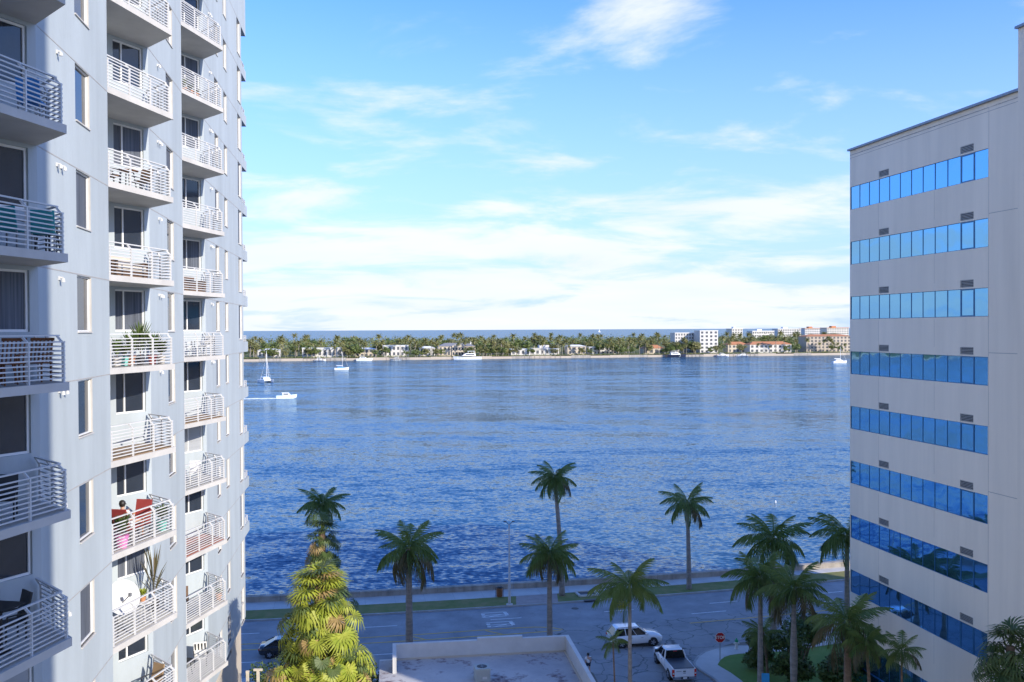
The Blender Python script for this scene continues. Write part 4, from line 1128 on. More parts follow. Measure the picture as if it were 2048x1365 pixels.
# ---------------------------------------------------------------- people
def skin_body(name, verts, edges, radii, mt, root, sub=2):
    me = bpy.data.meshes.new(name); me.from_pydata([tuple(v) for v in verts], edges, [])
    o = bpy.data.objects.new(name, me); col.objects.link(o); o.parent = root
    sk = o.modifiers.new('skin', 'SKIN')
    for i, r in enumerate(radii):
        v = me.skin_vertices[0].data[i]; v.radius = r if hasattr(r, '__len__') else (r, r); v.use_root = (i == 0)
    sk.use_smooth_shade = True
    ss = o.modifiers.new('sub', 'SUBSURF'); ss.levels = ss.render_levels = sub
    me.materials.append(mt); return o
def figure(root, J, cloth_t, cloth_l, hair=True, look=Vector((1, 0, 0))):
    """J: joint dict; builds body, hair, shirt, shorts"""
    order = ['pelvis', 'waist', 'chest', 'neck', 'head0', 'head1', 'shL', 'elL', 'wrL', 'haL', 'shR', 'elR', 'wrR', 'haR', 'hipL', 'knL', 'anL', 'toL', 'hipR', 'knR', 'anR', 'toR']
    rad = [(.15, .12), (.13, .11), (.16, .12), .055, .085, .095, .06, .045, .03, .035, .06, .045, .03, .035, .09, .06, .042, .035, .09, .06, .042, .035]
    ix = {n: i for i, n in enumerate(order)}
    ed = [('pelvis', 'waist'), ('waist', 'chest'), ('chest', 'neck'), ('neck', 'head0'), ('head0', 'head1')]
    for s in 'LR': ed += [('chest', 'sh'+s), ('sh'+s, 'el'+s), ('el'+s, 'wr'+s), ('wr'+s, 'ha'+s), ('pelvis', 'hip'+s), ('hip'+s, 'kn'+s), ('kn'+s, 'an'+s), ('an'+s, 'to'+s)]
    skin_body('body', [J[n] for n in order], [(ix[a], ix[b]) for a, b in ed], rad, M['skin'], root)
    sub = ['pelvis', 'waist', 'chest', 'shL', 'shR', 'elL', 'elR']
    V = [J['pelvis'], J['waist'], J['chest'], J['chest'].lerp(J['neck'], .7), J['shL'], J['shL'].lerp(J['elL'], .6), J['shR'], J['shR'].lerp(J['elR'], .6)]
    skin_body('shirt', V, [(0, 1), (1, 2), (2, 3), (2, 4), (4, 5), (2, 6), (6, 7)], [(.165, .135), (.15, .13), (.18, .14), .08, .075, .065, .075, .065], cloth_t, root)
    V = [J['pelvis'], J['hipL'], J['hipL'].lerp(J['knL'], .55), J['hipR'], J['hipR'].lerp(J['knR'], .55)]
    skin_body('shorts', V, [(0, 1), (1, 2), (0, 3), (3, 4)], [(.17, .14), .105, .095, .105, .095], cloth_l, root)
    c = (J['head0']+J['head1'])/2; upv = (J['head1']-J['head0']).normalized()
    mb = MB(); mb.tube([c-look*.03-upv*.07, c-look*.03+upv*.02, c-look*.02+upv*.10, c-look*.01+upv*.145], [.085, .112, .10, .04], 10); part('hair', mb, M['hair'], root, True)
    side = look.cross(upv).normalized()
    mb = MB(); e_ = c + look*.085
    mb.bar(e_-side*.075, e_+side*.075, .03, .035); part('sunglasses', mb, M['black'], root)
    mb = MB(); mb.tube([c+look*.075+upv*-.005, c+look*.115-upv*.03], [.012, .018], 6); part('nose', mb, M['skin'], root)
    for sx in (-1, 1):
        h = J['ha'+('L' if sx < 0 else 'R')]; w = J['wr'+('L' if sx < 0 else 'R')]; d = (h-w).normalized(); s_ = d.cross(Vector((0, 0, 1)));
        s_ = s_.normalized() if s_.length > .1 else Vector((1, 0, 0))
        mb = MB()
        for i in range(4): mb.tube([h+s_*(i-1.5)*.018, h+s_*(i-1.5)*.02+d*.05, h+s_*(i-1.5)*.02+d*(.075+.01*(i % 2))-Vector((0, 0, .015))], [.010, .009, .006], 5)
        mb.tube([h+s_*.03-d*.02, h+s_*.055+d*.025], [.011, .007], 5); part('fingers', mb, M['skin'], root)
Vx = lambda *a: Vector(a)

# ---------------------------------------------------------------- balcony furniture
def bal(bi, k, a, b):      # a along the front 0..1, b from front to back 0..1
    Q = bays[bi]; f = dP.lerp(dB, a); bk = dI.lerp(Vector((0, 0)), a); p = f.lerp(bk, b)
    return (Q.x+p.x, Q.y+p.y, ZS+HF*k+SLAB+.013)
FWD = ang(dB-dP)
colname = {1: 'left', 2: 'middle', 3: 'right'}
def chair(label, pos, rz, mt, fr='darkmetal', slats=False, w=.5, hb=.95, arms=True, group='balcony chairs'):
    t = thing('balcony_chair', label, 'chair', pos, rz, group); f = M[fr]
    for x in (-1, 1):
        for y in (-1, 1):
            mb = MB(); mb.bar((x*w*.46, y*.22, 0), (x*w*.46, y*.22, .43), .035); part('leg', mb, f, t)
    mb = MB()
    if slats:
        for i in range(6): mb.box((0, -.2+i*.085, .44), (w, .065, .025))
    else: mb.box((0, 0, .44), (w, .48, .05))
    part('seat', mb, mt, t)
    mb = MB()
    if slats:
        for i in range(6): mb.bar((-w*.42+i*w*.168, .24, .44), (-w*.42+i*w*.168, .36, hb), .055, .02)
        mb.bar((-w*.5, .35, hb-.03), (w*.5, .35, hb-.03), .03, .07)
    else:
        M0 = Matrix.Translation((0, .29, .44+(hb-.44)/2)) @ Matrix.Rotation(R(-12), 4, 'X'); mb.box((0, 0, 0), (w, .04, hb-.44), M=M0)
    part('backrest', mb, mt, t)
    if arms:
        for s in (-1, 1):
            mb = MB(); mb.bar((s*w*.5, -.2, .64), (s*w*.5, .26, .66), .05, .025); mb.bar((s*w*.5, -.2, .43), (s*w*.5, -.2, .64), .03); part('armrest', mb, f if not slats else mt, t)
    return t
def table(label, pos, mt, r=.4, h=.72, leg='darkmetal', square=False):
    t = thing('balcony_table', label, 'table', pos, FWD, 'balcony tables')
    mb = MB()
    if square: mb.box((0, 0, h), (r*2, r*2, .035))
    else: mb.lathe([(r, h-.015), (r, h+.015)], 20)
    part('tabletop', mb, mt, t)
    if square and h > .9:
        mb = MB(); mb.tube([(0, 0, 0), (0, 0, h)], [.05, .04], 8); mb.lathe([(.25, 0), (.23, .03)], 12); part('pedestal', mb, M[leg], t)
    else:
        for i in range(4):
            a = i*math.pi/2+.78; mb = MB(); mb.bar((math.cos(a)*r*.85, math.sin(a)*r*.85, 0), (math.cos(a)*r*.55, math.sin(a)*r*.55, h-.02), .03); part('leg', mb, M[leg], t)
    return t
def sofa(label, pos, rz, mt, L_=1.3):
    t = thing('balcony_sofa', label, 'sofa', pos, rz, 'balcony sofas')
    mb = MB(); mb.box((0, 0, .16), (L_, .65, .24)); part('base', mb, M['wicker'], t)
    for i in range(2):
        mb = MB(); mb.box((-L_/4+i*L_/2, -.02, .36), (L_/2-.02, .6, .15)); part('cushion', mb, mt, t)
    mb = MB(); mb.box((0, .3, .52), (L_, .14, .5)); part('backrest', mb, mt, t)
    for s in (-1, 1):
        mb = MB(); mb.box((s*(L_/2+.05), 0, .32), (.1, .66, .5)); part('armrest', mb, M['wicker'], t)
    return t
def potted(label, pos, pot, h=.9, seed=0, spread=.35, n=90, mt='frond', pr=.16, ph=.32):
    rnd = random.Random(seed); t = thing('potted_plant', label, 'plant', pos, 0, 'potted balcony plants')
    mb = MB(); mb.lathe([(pr*.7, 0), (pr, ph*.9), (pr*1.08, ph*.92), (pr*1.08, ph)], 14); part('pot', mb, M[pot], t, False)
    mb = MB()
    for i in range(n):
        a = rnd.uniform(0, 6.28); r = spread*rnd.uniform(.3, 1); z1 = ph+(h-ph)*rnd.uniform(.25, 1)
        b0_ = Vector((math.cos(a)*.04, math.sin(a)*.04, ph+ (z1-ph)*.35)); tip = Vector((math.cos(a)*r, math.sin(a)*r, z1)); s = Vector((-math.sin(a), math.cos(a), 0))*.03
        md = b0_.lerp(tip, .55)+Vector((0, 0, .06)); mb.quad(b0_, md-s, tip, md+s)
    part('foliage', mb.mesh('foliage', M[mt], fix=False), None, t)
    mb = MB(); mb.tube([(0, 0, ph*.9), (.01, 0, h*.7)], [.02, .012], 6); part('stem', mb, M['trunk_b'], t)
    return t
# left column (in the shade)
for kk, lbls in ((0, ('teal sling chair behind the glass table on the left column balcony', 'second teal chair on the same shaded balcony')),):
    for i, l in enumerate(lbls): chair(l, bal(1, kk, .62+.24*i, .34-.1*i), FWD+R(100+20*i), M['teal'], 'galv')
table('small glass-topped table with orange bowl, shaded left column', bal(1, 0, .9, .28), M['tglass'], .33, .6)
chair('slatted wooden armchair on the shaded left balcony, nearer the corner', bal(1, -1, .82, .42), FWD+R(-80), M['wood'], 'wood', True, .56, 1.02)
chair('slatted wooden armchair on the shaded left balcony, further in', bal(1, -1, .62, .50), FWD+R(-75), M['wood'], 'wood', True, .56, 1.02)
table('low slatted wooden table before the wooden armchairs', bal(1, -1, .52, .26), M['wood'], .33, .48, 'wood', True)
chair('dark metal chair alone on a shaded left balcony', bal(1, -2, .55, .4), FWD+R(-60), M['black'], 'black')
table('high square dark bar table on the lowest shaded balcony', bal(1, -3, .52, .42), M['black'], .36, 1.05, 'black', True)
chair('dark bar chair behind the high bar table', bal(1, -3, .66, .62), FWD+R(-120), M['black'], 'black', hb=1.1)
chair('blue fabric chair on the upper shaded left balcony', bal(1, 1, .8, .35), FWD+R(110), M['canvas'], 'galv')
# middle column
table('brown wooden table on a middle column balcony', bal(2, 1, .45, .38), M['wood'], .36, .7, 'darkmetal')
chair('brown wicker chair left of the wooden table, middle column', bal(2, 1, .25, .45), FWD+R(60), M['wicker'])
chair('brown wicker chair right of the wooden table, middle column', bal(2, 1, .66, .42), FWD+R(-100), M['wicker'])
sofa('beige cushioned sofa on the middle column balcony', bal(2, 0, .42, .45), FWD+R(0), M['beige'], 1.7)
for i, (a, b, pt, h, sp) in enumerate(((.22, .25, 'cream', 1.0, .3), (.34, .3, 'mint', .7, .25), (.46, .35, 'terra', 1.25, .45), (.6, .35, 'darkmetal', 1.6, .5), (.76, .3, 'red', 1.2, .5), (.88, .25, 'cream', .9, .45))):
    potted(('tall', 'small', 'bushy', 'tallest', 'spiky', 'low')[i] + ' green potted plant in ' + ('cream', 'mint', 'terracotta', 'dark', 'red', 'pale')[i] + ' pot on the plant-filled balcony', bal(2, -1, a, b), pt, h, 60+i, sp, 110, 'fan_dark' if i % 2 else 'frond')
chair('red cushioned chair left of the seated person', bal(2, -3, .25, .5), FWD+R(-90), M['red'])
chair('tall red chair right of the seated person', bal(2, -3, .62, .5), FWD+R(-90), M['red'], 'terra', hb=1.15, w=.6)
potted('bushy plant in pink and mint pot by the railing', bal(2, -3, .2, .12), 'pink', 1.15, 71, .42, 160, 'fan_dark', .22, .42)
potted('leafy plant in mint pot at the balcony corner beside the person', bal(2, -3, .86, .25), 'mint', .95, 72, .4, 110, 'frond', .2, .36)
t = thing('satellite_dish', 'round white satellite dish on the balcony below the seated person', 'satellite dish', bal(2, -4, .34, .4), FWD)
mb = MB(); dd = Vector((.75, -.62, .35)).normalized(); dd = Matrix.Rotation(-FWD, 3, 'Z') @ dd
cpt = Vector((0, 0, 1.05)); mb.tube([cpt-dd*.13, cpt-dd*.10, cpt-dd*.04, cpt+dd*.03], [.02, .28, .48, .60], 24, caps=False); part('dish', mb, M['white'], t, True)
mb = MB(); mb.bar(cpt-dd*.1+Vector((0, 0, -.2)), cpt+dd*.5, .03); mb.box(tuple(cpt+dd*.5), (.09, .09, .12)); part('feed_arm', mb, M['galv'], t)
mb = MB(); mb.bar((0, 0, 0), cpt-dd*.12, .06); mb.box((0, 0, .02), (.5, .5, .04)); part('stand', mb, M['galv'], t)
potted('tall thin potted palm rising above the railing by the dish', bal(2, -4, .84, .52), 'black', 2.75, 73, .75, 26, 'frond_dry', .2, .35)
chair('dark folding chair left of the satellite dish', bal(2, -4, .12, .35), FWD+R(50), M['darkmetal'])
table('white round table with plants on the dish balcony', bal(2, -4, .58, .3), M['white'], .38, .7, 'white')
potted('small flowering plant on the white round table', tuple(Vector(bal(2, -4, .58, .3))+Vector((0, 0, .716))), 'terra', .42, 74, .25, 70, 'fan', .11, .16)
table('round glass table on the lowest middle balcony', bal(2, -5, .5, .42), M['tglass'], .52, .72)
chair('tan sling chair behind the round glass table', bal(2, -5, .78, .5), FWD+R(-110), M['tan'], hb=1.05, w=.55)
chair('tan sling chair left of the round glass table', bal(2, -5, .16, .45), FWD+R(80), M['tan'], hb=1.05, w=.55)
# right column
for i in range(3): potted(('leafy', 'drooping', 'small')[i] + ' plant in terracotta pot on the upper right column balcony', bal(3, 3, .2+.14*i, .25), 'terra', .8-.15*i, 80+i, .28, 80)
sofa('brown wicker sofa with brown cushions on the right column balcony', bal(3, 0, .4, .45), FWD, M['wicker'], 1.8)
for i, (a, b, r_) in enumerate(((.25, .35, 60), (.72, .4, -100))):
    chair(('white plastic chair at the left of the right column table', 'white plastic chair at the right of the right column table')[i], bal(3, -1, a, b), FWD+R(r_), M['white'], 'white')
table('white plastic table on the right column balcony', bal(3, -1, .48, .35), M['white'], .36, .7, 'white')
for i, (a, b, r_) in enumerate(((.2, .4, 70), (.5, .45, -60))):
    chair(('white wire chair nearer the tower on a lower right balcony', 'white wire chair further along a lower right balcony')[i], bal(3, -3, a, b), FWD+R(r_), M['white'], 'white')
chair('brown slatted lounge chair on the low right column balcony', bal(3, -5, .2, .5), FWD+R(-60), M['wicker'], hb=1.15, w=.65)
potted('orange-flowered pot at the corner of the low right balcony', bal(3, -5, .9, .25), 'terra', .6, 90, .3, 70)
table('dark round table on the lowest right balcony', bal(3, -6, .25, .45), M['black'], .38, .72)
t = chair('striped lounge chair on the lowest right balcony', bal(3, -6, .6, .5), FWD+R(-60), M['stripe'], hb=1.05, w=.6)
mb = MB()
for i in range(4): mb.box((-.22+i*.15, .285, .74), (.06, .055, .5))
part('stripe', mb, M['black'], t)
# the seated person
pp = bal(2, -3, .44, .42); t = thing('person', 'person in white top and sunglasses lounging on a sunny balcony', 'person', pp, FWD)
J = {n: Vx(*v) for n, v in dict(pelvis=(-.15, 0, .50), waist=(-.24, 0, .66), chest=(-.36, 0, .90), neck=(-.38, 0, 1.08), head0=(-.36, 0, 1.17), head1=(-.35, 0, 1.30),
     shL=(-.35, .19, .98), elL=(-.16, .30, .80), wrL=(.02, .14, .92), haL=(.06, .08, .96), shR=(-.35, -.19, .98), elR=(-.22, -.32, .76), wrR=(.0, -.22, .68), haR=(.07, -.19, .67),
     hipL=(-.10, .10, .48), knL=(.34, .13, .60), anL=(.70, .13, .42), toL=(.82, .15, .47), hipR=(-.10, -.10, .48), knR=(.36, -.12, .56), anR=(.74, -.12, .40), toR=(.86, -.14, .45)).items()}
figure(t, J, M['cloth_w'], M['cloth_w'])
mb = MB(); mb.box((-.05, 0, .36), (.6, .55, .06)); mb.box((.6, 0, .34), (.8, .5, .05))
o = thing('lounge_chair', 'low lounge chair under the person on the balcony', 'chair', pp, FWD)
part('seat', mb, M['red'], o)
mb = MB(); M0 = Matrix.Translation((-.48, 0, .72)) @ Matrix.Rotation(R(-18), 4, 'Y'); mb.box((0, 0, 0), (.05, .55, .8), M=M0); part('backrest', mb, M['red'], o)
for x in (-.3, .2, .9):
    for s in (-1, 1):
        mb = MB(); mb.bar((x, s*.24, 0), (x, s*.24, .34), .035); part('leg', mb, M['darkmetal'], o)
# the pedestrian
t = thing('person', 'dark-haired pedestrian in white shirt beside the low white building', 'person', (6.05, 74.6, .0), R(100))
J = {n: Vx(*v) for n, v in dict(pelvis=(0, 0, .96), waist=(.0, 0, 1.12), chest=(.02, 0, 1.34), neck=(.03, 0, 1.50), head0=(.05, 0, 1.58), head1=(.06, 0, 1.70),
     shL=(.02, .2, 1.42), elL=(-.08, .25, 1.14), wrL=(.02, .26, .92), haL=(.06, .25, .84), shR=(.02, -.2, 1.42), elR=(.06, -.26, 1.14), wrR=(.20, -.25, .96), haR=(.25, -.24, .90),
     hipL=(0, .10, .92), knL=(.16, .10, .50), anL=(.10, .10, .09), toL=(.25, .11, .04), hipR=(0, -.10, .92), knR=(-.02, -.10, .48), anR=(-.26, -.10, .12), toR=(-.14, -.11, .04)).items()}
figure(t, J, M['cloth_w'], M['cloth_d'])

# ================================================================= THE FAR SHORE
def shore(x, back=0.0):
    k = (x-CX)/F_PX; Y = (925+back)/(1-.2*k); return Vector((k*Y, Y))
ISA = math.atan(.2)
def sh_line(X): return 925+.2*X
LZ = 1.5
mb = MB(); xs = list(range(-1300, 1301, 100))
for a, b in zip(xs[:-1], xs[1:]):
    mb.quad((a, sh_line(a)+.6, LZ), (b, sh_line(b)+.6, LZ), (b, sh_line(b)+560, LZ+2.5), (a, sh_line(a)+560, LZ+2.5))
    mb.quad((a, sh_line(a)+560, -3), (a, sh_line(a)+560, LZ+2.5), (b, sh_line(b)+560, LZ+2.5), (b, sh_line(b)+560, -3))
structure('island', mb, M['grass'])
fs = thing('far_seawall', 'pale seawall along the far island shore', 'seawall', (0, 925, 0))
for a in range(-1300, 1300, 20):
    mb = MB(); b = a+19.9; y0, y1 = .2*a, .2*b
    mb.prism([(a, y0), (b, y1), (b, y1+1), (a, y0+1)], -3, LZ-.25+.3*math.sin(a*1.7)); part('wall_segment', mb, M['h_tan'] if (a//20) % 3 else M['seawall'], fs)
# --- trees
def far_palm_mesh(seed, mt):
    rnd = random.Random(seed); mb = MB()
    mb.tube([(0, 0, 0), (.1, .05, .5), (.02, 0, .93)], [.018, .014, .011], 5, mi=0)
    for i in range(20):
        az = i*2.4+rnd.uniform(-.2, .2); pt = R(70-125*(i/19)); L_ = .24*rnd.uniform(.85, 1.1)
        d = Vector((math.cos(az)*math.cos(pt), math.sin(az)*math.cos(pt), math.sin(pt))); p = Vector((.02, 0, .93)); s = Vector((-math.sin(az), math.cos(az), 0))
        w = .030
        for j in range(3):
            q = p + d*L_/3; d = (d + Vector((0, 0, -.38))).normalized()
            w2 = (.036, .03, .006)[j]
            mb.quad(p-s*w-Vector((0, 0, w*.7)), p, q, q-s*w2-Vector((0, 0, w2*.7)), 1); mb.quad(p, p+s*w-Vector((0, 0, w*.7)), q+s*w2-Vector((0, 0, w2*.7)), q, 1)
            p = q; w = w2
    return mb.mesh('far_palm', [M['trunk_far'], mt], fix=False)
def split_tree(me_trunk, me_crown): return me_trunk, me_crown
def far_palm_parts(seed, mt):
    rnd = random.Random(seed)
    a = MB(); a.tube([(0, 0, 0), (.03*rnd.uniform(-1, 1), .02, .5), (.02, 0, .93)], [.018, .014, .011], 5)
    full = far_palm_mesh(seed, mt); 
    c = MB(); 
    for p in full.polygons:
        if p.material_index == 1: c.poly([full.vertices[v].co for v in p.vertices])
    return a.mesh('trunk', M['trunk_far']), c.mesh('crown', mt, fix=False)
def far_tree_parts(seed, mt):
    rnd = random.Random(seed); a = MB()
    a.tube([(0, 0, 0), (0, 0, .35)], [.035, .025], 6)
    for i in range(4):
        an = i*1.6; a.tube([(0, 0, .3), (math.cos(an)*.2, math.sin(an)*.2, .62)], [.02, .008], 5)
    c = MB()
    for i in range(11):
        an = rnd.uniform(0, 6.28); q = rnd.uniform(0, .36); r = rnd.uniform(.13, .22)
        leaf_cloud(c, (math.cos(an)*q, math.sin(an)*q, rnd.uniform(.38, .80)), (r, r, r*.8), 55, .11, rnd)
    return a.mesh('trunk', M['trunk_far']), c.mesh('crown', mt, fix=False)
FP_ = [far_palm_parts(100+i, M['palm_far']) for i in range(5)]
FT_ = [far_tree_parts(200+i, M['leaf_far'] if i % 2 else M['leaf_far_b']) for i in range(6)]
rn = random.Random(77)
def far_tree(kind, x, back, h, wscale=1.0):
    p = shore(x, back); g = LZ + 2.5*min(1, back/560)-.1
    tr_, cr_ = (rn.choice(FP_) if kind == 'palm' else rn.choice(FT_))
    if kind == 'palm': root = thing('coconut_palm', 'slender palm among the trees of the far island', 'palm tree', (p.x, p.y, g), rn.uniform(0, 6.28), 'palms on the far island')
    else: root = thing('broadleaf_tree', 'leafy broad-crowned tree on the far island', 'tree', (p.x, p.y, g), rn.uniform(0, 6.28), 'broadleaf trees on the far island')
    for nme, me in (('trunk', tr_), ('crown', cr_)):
        o = bpy.data.objects.new(nme, me); col.objects.link(o); o.parent = root; o.scale = (h*wscale, h*wscale, h)
houses_px = [(512, 562), (603, 696), (710, 756), (766, 818), (838, 872), (876, 952), (1020, 1119), (1134, 1174), (1285, 1330), (1398, 1437), (1455, 1584), (1612, 1702)]
def blocked(x): return any(a-3 < x < b+3 for a, b in houses_px)
cnt = 0
for i in range(180):          # front palms and deeper palms
    x = rn.uniform(470, 1715); back = rn.choice((10, 16, 26, 45, 80, 130, 200, 280, 360))*rn.uniform(.8, 1.2)
    if blocked(x) and back < 42 and rn.random() < .6: back += 45
    elif blocked(x) and back < 42: back = rn.uniform(6, 11)
    far_tree('palm', x, back, rn.uniform(12, 17.5) + (3 if back > 100 else 0), 1.35)
for i in range(125):
    x = rn.uniform(470, 1715); back = rn.choice((14, 30, 50, 70, 110, 170, 240, 320))*rn.uniform(.8, 1.2)
    if blocked(x) and back < 45: back += 50
    far_tree('tree', x, back, rn.uniform(10, 16) + (3 if back > 100 else 0), 1.45)
# tall landmarks in the tree line
for x, b, h, w in ((985, 60, 19, 1.2), (1000, 70, 18, 1.3), (905, 70, 17, 1.4), (925, 75, 17, 1.4), (960, 60, 16, 1.5), (880, 50, 18, 1.3), (1335, 30, 15, 1.5), (1352, 26, 15, 1.6), (1372, 22, 15, 1.5), (1390, 24, 14, 1.4), (500, 40, 17, 1.3), (535, 50, 16, 1.3)):
    far_tree('tree', x, b, h, w)
for i in range(84):
    far_tree(('palm', 'tree', 'tree')[i % 3], rn.uniform(495, 1705), rn.uniform(5, 11), rn.uniform(7, 12), 1.3)
for x in (1200, 1212, 1226, 1238, 1247, 1256, 1268, 1279): far_tree('palm', x, 9, 11.5, 1.1)
# the rest of the wood reads as one mass
rw = random.Random(9); mb = MB()
for i in range(3600):
    x = rw.uniform(-900, 900); back = 30 + 500*rw.random()**.8
    px_ = CX + F_PX*x/(925+.2*x+back)
    if blocked(px_) and back < 70: continue
    h = rw.uniform(6, 13) + (4.5 if back > 120 else 0); g = LZ + 2.5*back/560
    y = 925+.2*x+back
    leaf_cloud(mb, (x, y, g+h*.55), (rw.uniform(3, 6.5), 4, h*.5), 22, 2.4, rw, 1 if rw.random() < .45 else 0, .3)
o = link('island_wood', mb.mesh('island_wood', [M['leaf_far'], M['leaf_far_b']], fix=False)); tag(o, 'dense green wood covering the far island', 'wood', kind='stuff')
mb = MB()
for i in range(900):
    x = rw.uniform(-420, 520); px_ = CX + F_PX*x/(925+.2*x+8)
    leaf_cloud(mb, (x, 925+.2*x+rw.uniform(4, 9), LZ+.8), (2.2, 1.2, 1.1), 9, .9, rw, 0, .3)
o = link('shore_hedge', mb.mesh('shore_hedge', [M['leaf_far']], fix=False)); tag(o, 'clipped green hedges along the far shore', 'hedge', kind='stuff')
# --- houses
def house(label, x0, x1, ytop, back, wall, roof, floors=2, depth=14, hip=True, nwin=6, arch=False, roofh=2.6, name='waterfront_house', cat='house'):
    a, b = shore(x0, back), shore(x1, back); g = LZ
    w = (b-a).length; z = D((x0+x1)/2, ytop, (a.y+b.y)/2).z - g
    rzh = math.atan2(b.y-a.y, b.x-a.x); t = thing(name, label, cat, (a.x, a.y, g), rzh)
    eave = z-(roofh if hip else 0); mb = MB(); ops = []
    fh = eave/floors; cw = w/nwin
    for f in range(floors):
        for i in range(nwin): ops.append((i*cw+cw*.25, i*cw+cw*.75, f*fh+fh*.24, f*fh+fh*.80))
    wall_panel(mb, (0, 0), (w, 0), 0, eave, ops, .3); wall_panel(mb, (w, 0), (w, depth), 0, eave, []); wall_panel(mb, (w, depth), (0, depth), 0, eave, []); wall_panel(mb, (0, depth), (0, 0), 0, eave, [])
    part('wall', mb, wall, t)
    wm = MB(); o_ = ops[0]; wm.box((cw*.25, .0, (o_[3]-o_[2])/2), (cw*.5, .05, o_[3]-o_[2])); wm.box((cw*.25, -.04, (o_[3]-o_[2])/2), (.12, .05, o_[3]-o_[2]), mi=1)
    wme = wm.mesh('window', [M['h_glass'], M['h_white']])
    for o_ in ops:
        q = bpy.data.objects.new('window', wme); col.objects.link(q); q.parent = t; q.location = (o_[0], .26, o_[2])
    mb = MB(); e_ = .6
    if hip:
        r0 = [(-e_, -e_, eave), (w+e_, -e_, eave), (w+e_, depth+e_, eave), (-e_, depth+e_, eave)]; k = min(depth/2, w/2)*.95
        r1 = [(k, depth/2-.05, z), (w-k, depth/2-.05, z), (w-k, depth/2+.05, z), (k, depth/2+.05, z)]
        loft(mb, [r0, r1])
    else:
        mb.prism([(-.3, -.3), (w+.3, -.3), (w+.3, depth+.3), (-.3, depth+.3)], eave+.002, eave+.5)
    part('roof', mb, roof, t); t['w'] = w; t['eave'] = eave
    return t, w, eave
house('white house behind the moored catamaran', 515, 560, 698, 16, M['h_white'], M['r_white'], 1, 10, True, 5, roofh=1.5)
house('long low white villa with arches behind the dock', 604, 694, 697, 18, M['h_white'], M['r_white'], 1, 12, False, 9)
house('cream house behind the white sport-fishing boat', 711, 754, 696, 18, M['h_cream'], M['r_white'], 2, 12, True, 5, roofh=1.6)
house('white two-storey villa left of the mansion', 767, 817, 692, 20, M['h_white'], M['r_white'], 2, 12, False, 6)
house('small white house beside the mansion', 840, 870, 693, 22, M['h_white'], M['r_white'], 2, 10, True, 4, roofh=1.8)
t, w, ev = house('large cream mansion with grey roof and central pediment', 877, 951, 686.5, 20, M['h_cream'], M['r_grey'], 2, 16, True, 9, roofh=3.2, name='mansion')
mb = MB(); mb.prism([(w*.36, -1.2), (w*.68, -1.2), (w*.68, .5), (w*.36, .5)], 0, ev+.2)
loft(mb, [[(w*.35, -1.3, ev+.2), (w*.69, -1.3, ev+.2), (w*.52, -1.3, ev+2.8)], [(w*.35, 4, ev+.2), (w*.69, 4, ev+.2), (w*.52, 4, ev+2.8)]]); part('portico', mb, M['h_cream'], t)
for f in range(2):
    for i in range(4):
        mb = MB(); mb.box((w*(.40+.08*i), -1.22, ev*(.25+.47*f)), (w*.045, .06, ev*.28)); part('window', mb, M['h_glass'], t)
mb = MB(); mb.box((w*.9, 8, ev+3), (1.4, 1.4, 3)); part('chimney', mb, M['h_white'], t)
t, w, ev = house('modern flat-roofed white villa above a green lawn', 1022, 1118, 699, 24, M['h_white'], M['r_white'], 1, 14, False, 10)
mb = MB(); mb.prism([(w*.6, 2), (w*.8, 2), (w*.8, 10), (w*.6, 10)], ev+.51, ev+4.2); part('upper_storey', mb, M['h_white'], t)
mb = MB(); mb.prism([(w*.38, -1), (w*.62, -1), (w*.62, 2), (w*.38, 2)], ev+.505, ev+1.2); part('canopy', mb, M['h_white'], t)
house('pink-cream house right of the modern villa', 1135, 1172, 690, 22, M['h_cream'], M['r_white'], 2, 12, True, 4, roofh=1.6)
house('pale house behind the row of slim palms', 1178, 1234, 695, 26, M['h_white'], M['r_white'], 2, 12, False, 7)
house('small villa with orange tiled roof and arches', 1287, 1328, 690.5, 16, M['h_cream'], M['r_orange'], 1, 12, True, 4, roofh=3.4)
house('white six-storey apartment block, street front', 1400, 1436, 662, 26, M['h_white'], M['r_white'], 6, 16, False, 4, name='apartment_block', cat='building')
house('long rear wing of the white apartment block', 1350, 1399, 666.5, 46, M['h_white'], M['r_white'], 6, 14, False, 9, name='apartment_block', cat='building')
house('long two-storey villa with orange tiled roofs', 1500, 1583, 683.5, 22, M['h_white'], M['r_orange'], 2, 14, True, 9, roofh=3.2)
house('orange-roofed house partly behind palms', 1456, 1496, 684, 40, M['h_cream'], M['r_orange'], 2, 12, True, 5, roofh=3.2)
house('tan five-storey apartments with orange roof at the right', 1613, 1702, 669, 24, M['h_tan'], M['r_orange'], 5, 18, True, 12, roofh=2.2, name='apartment_block', cat='building')
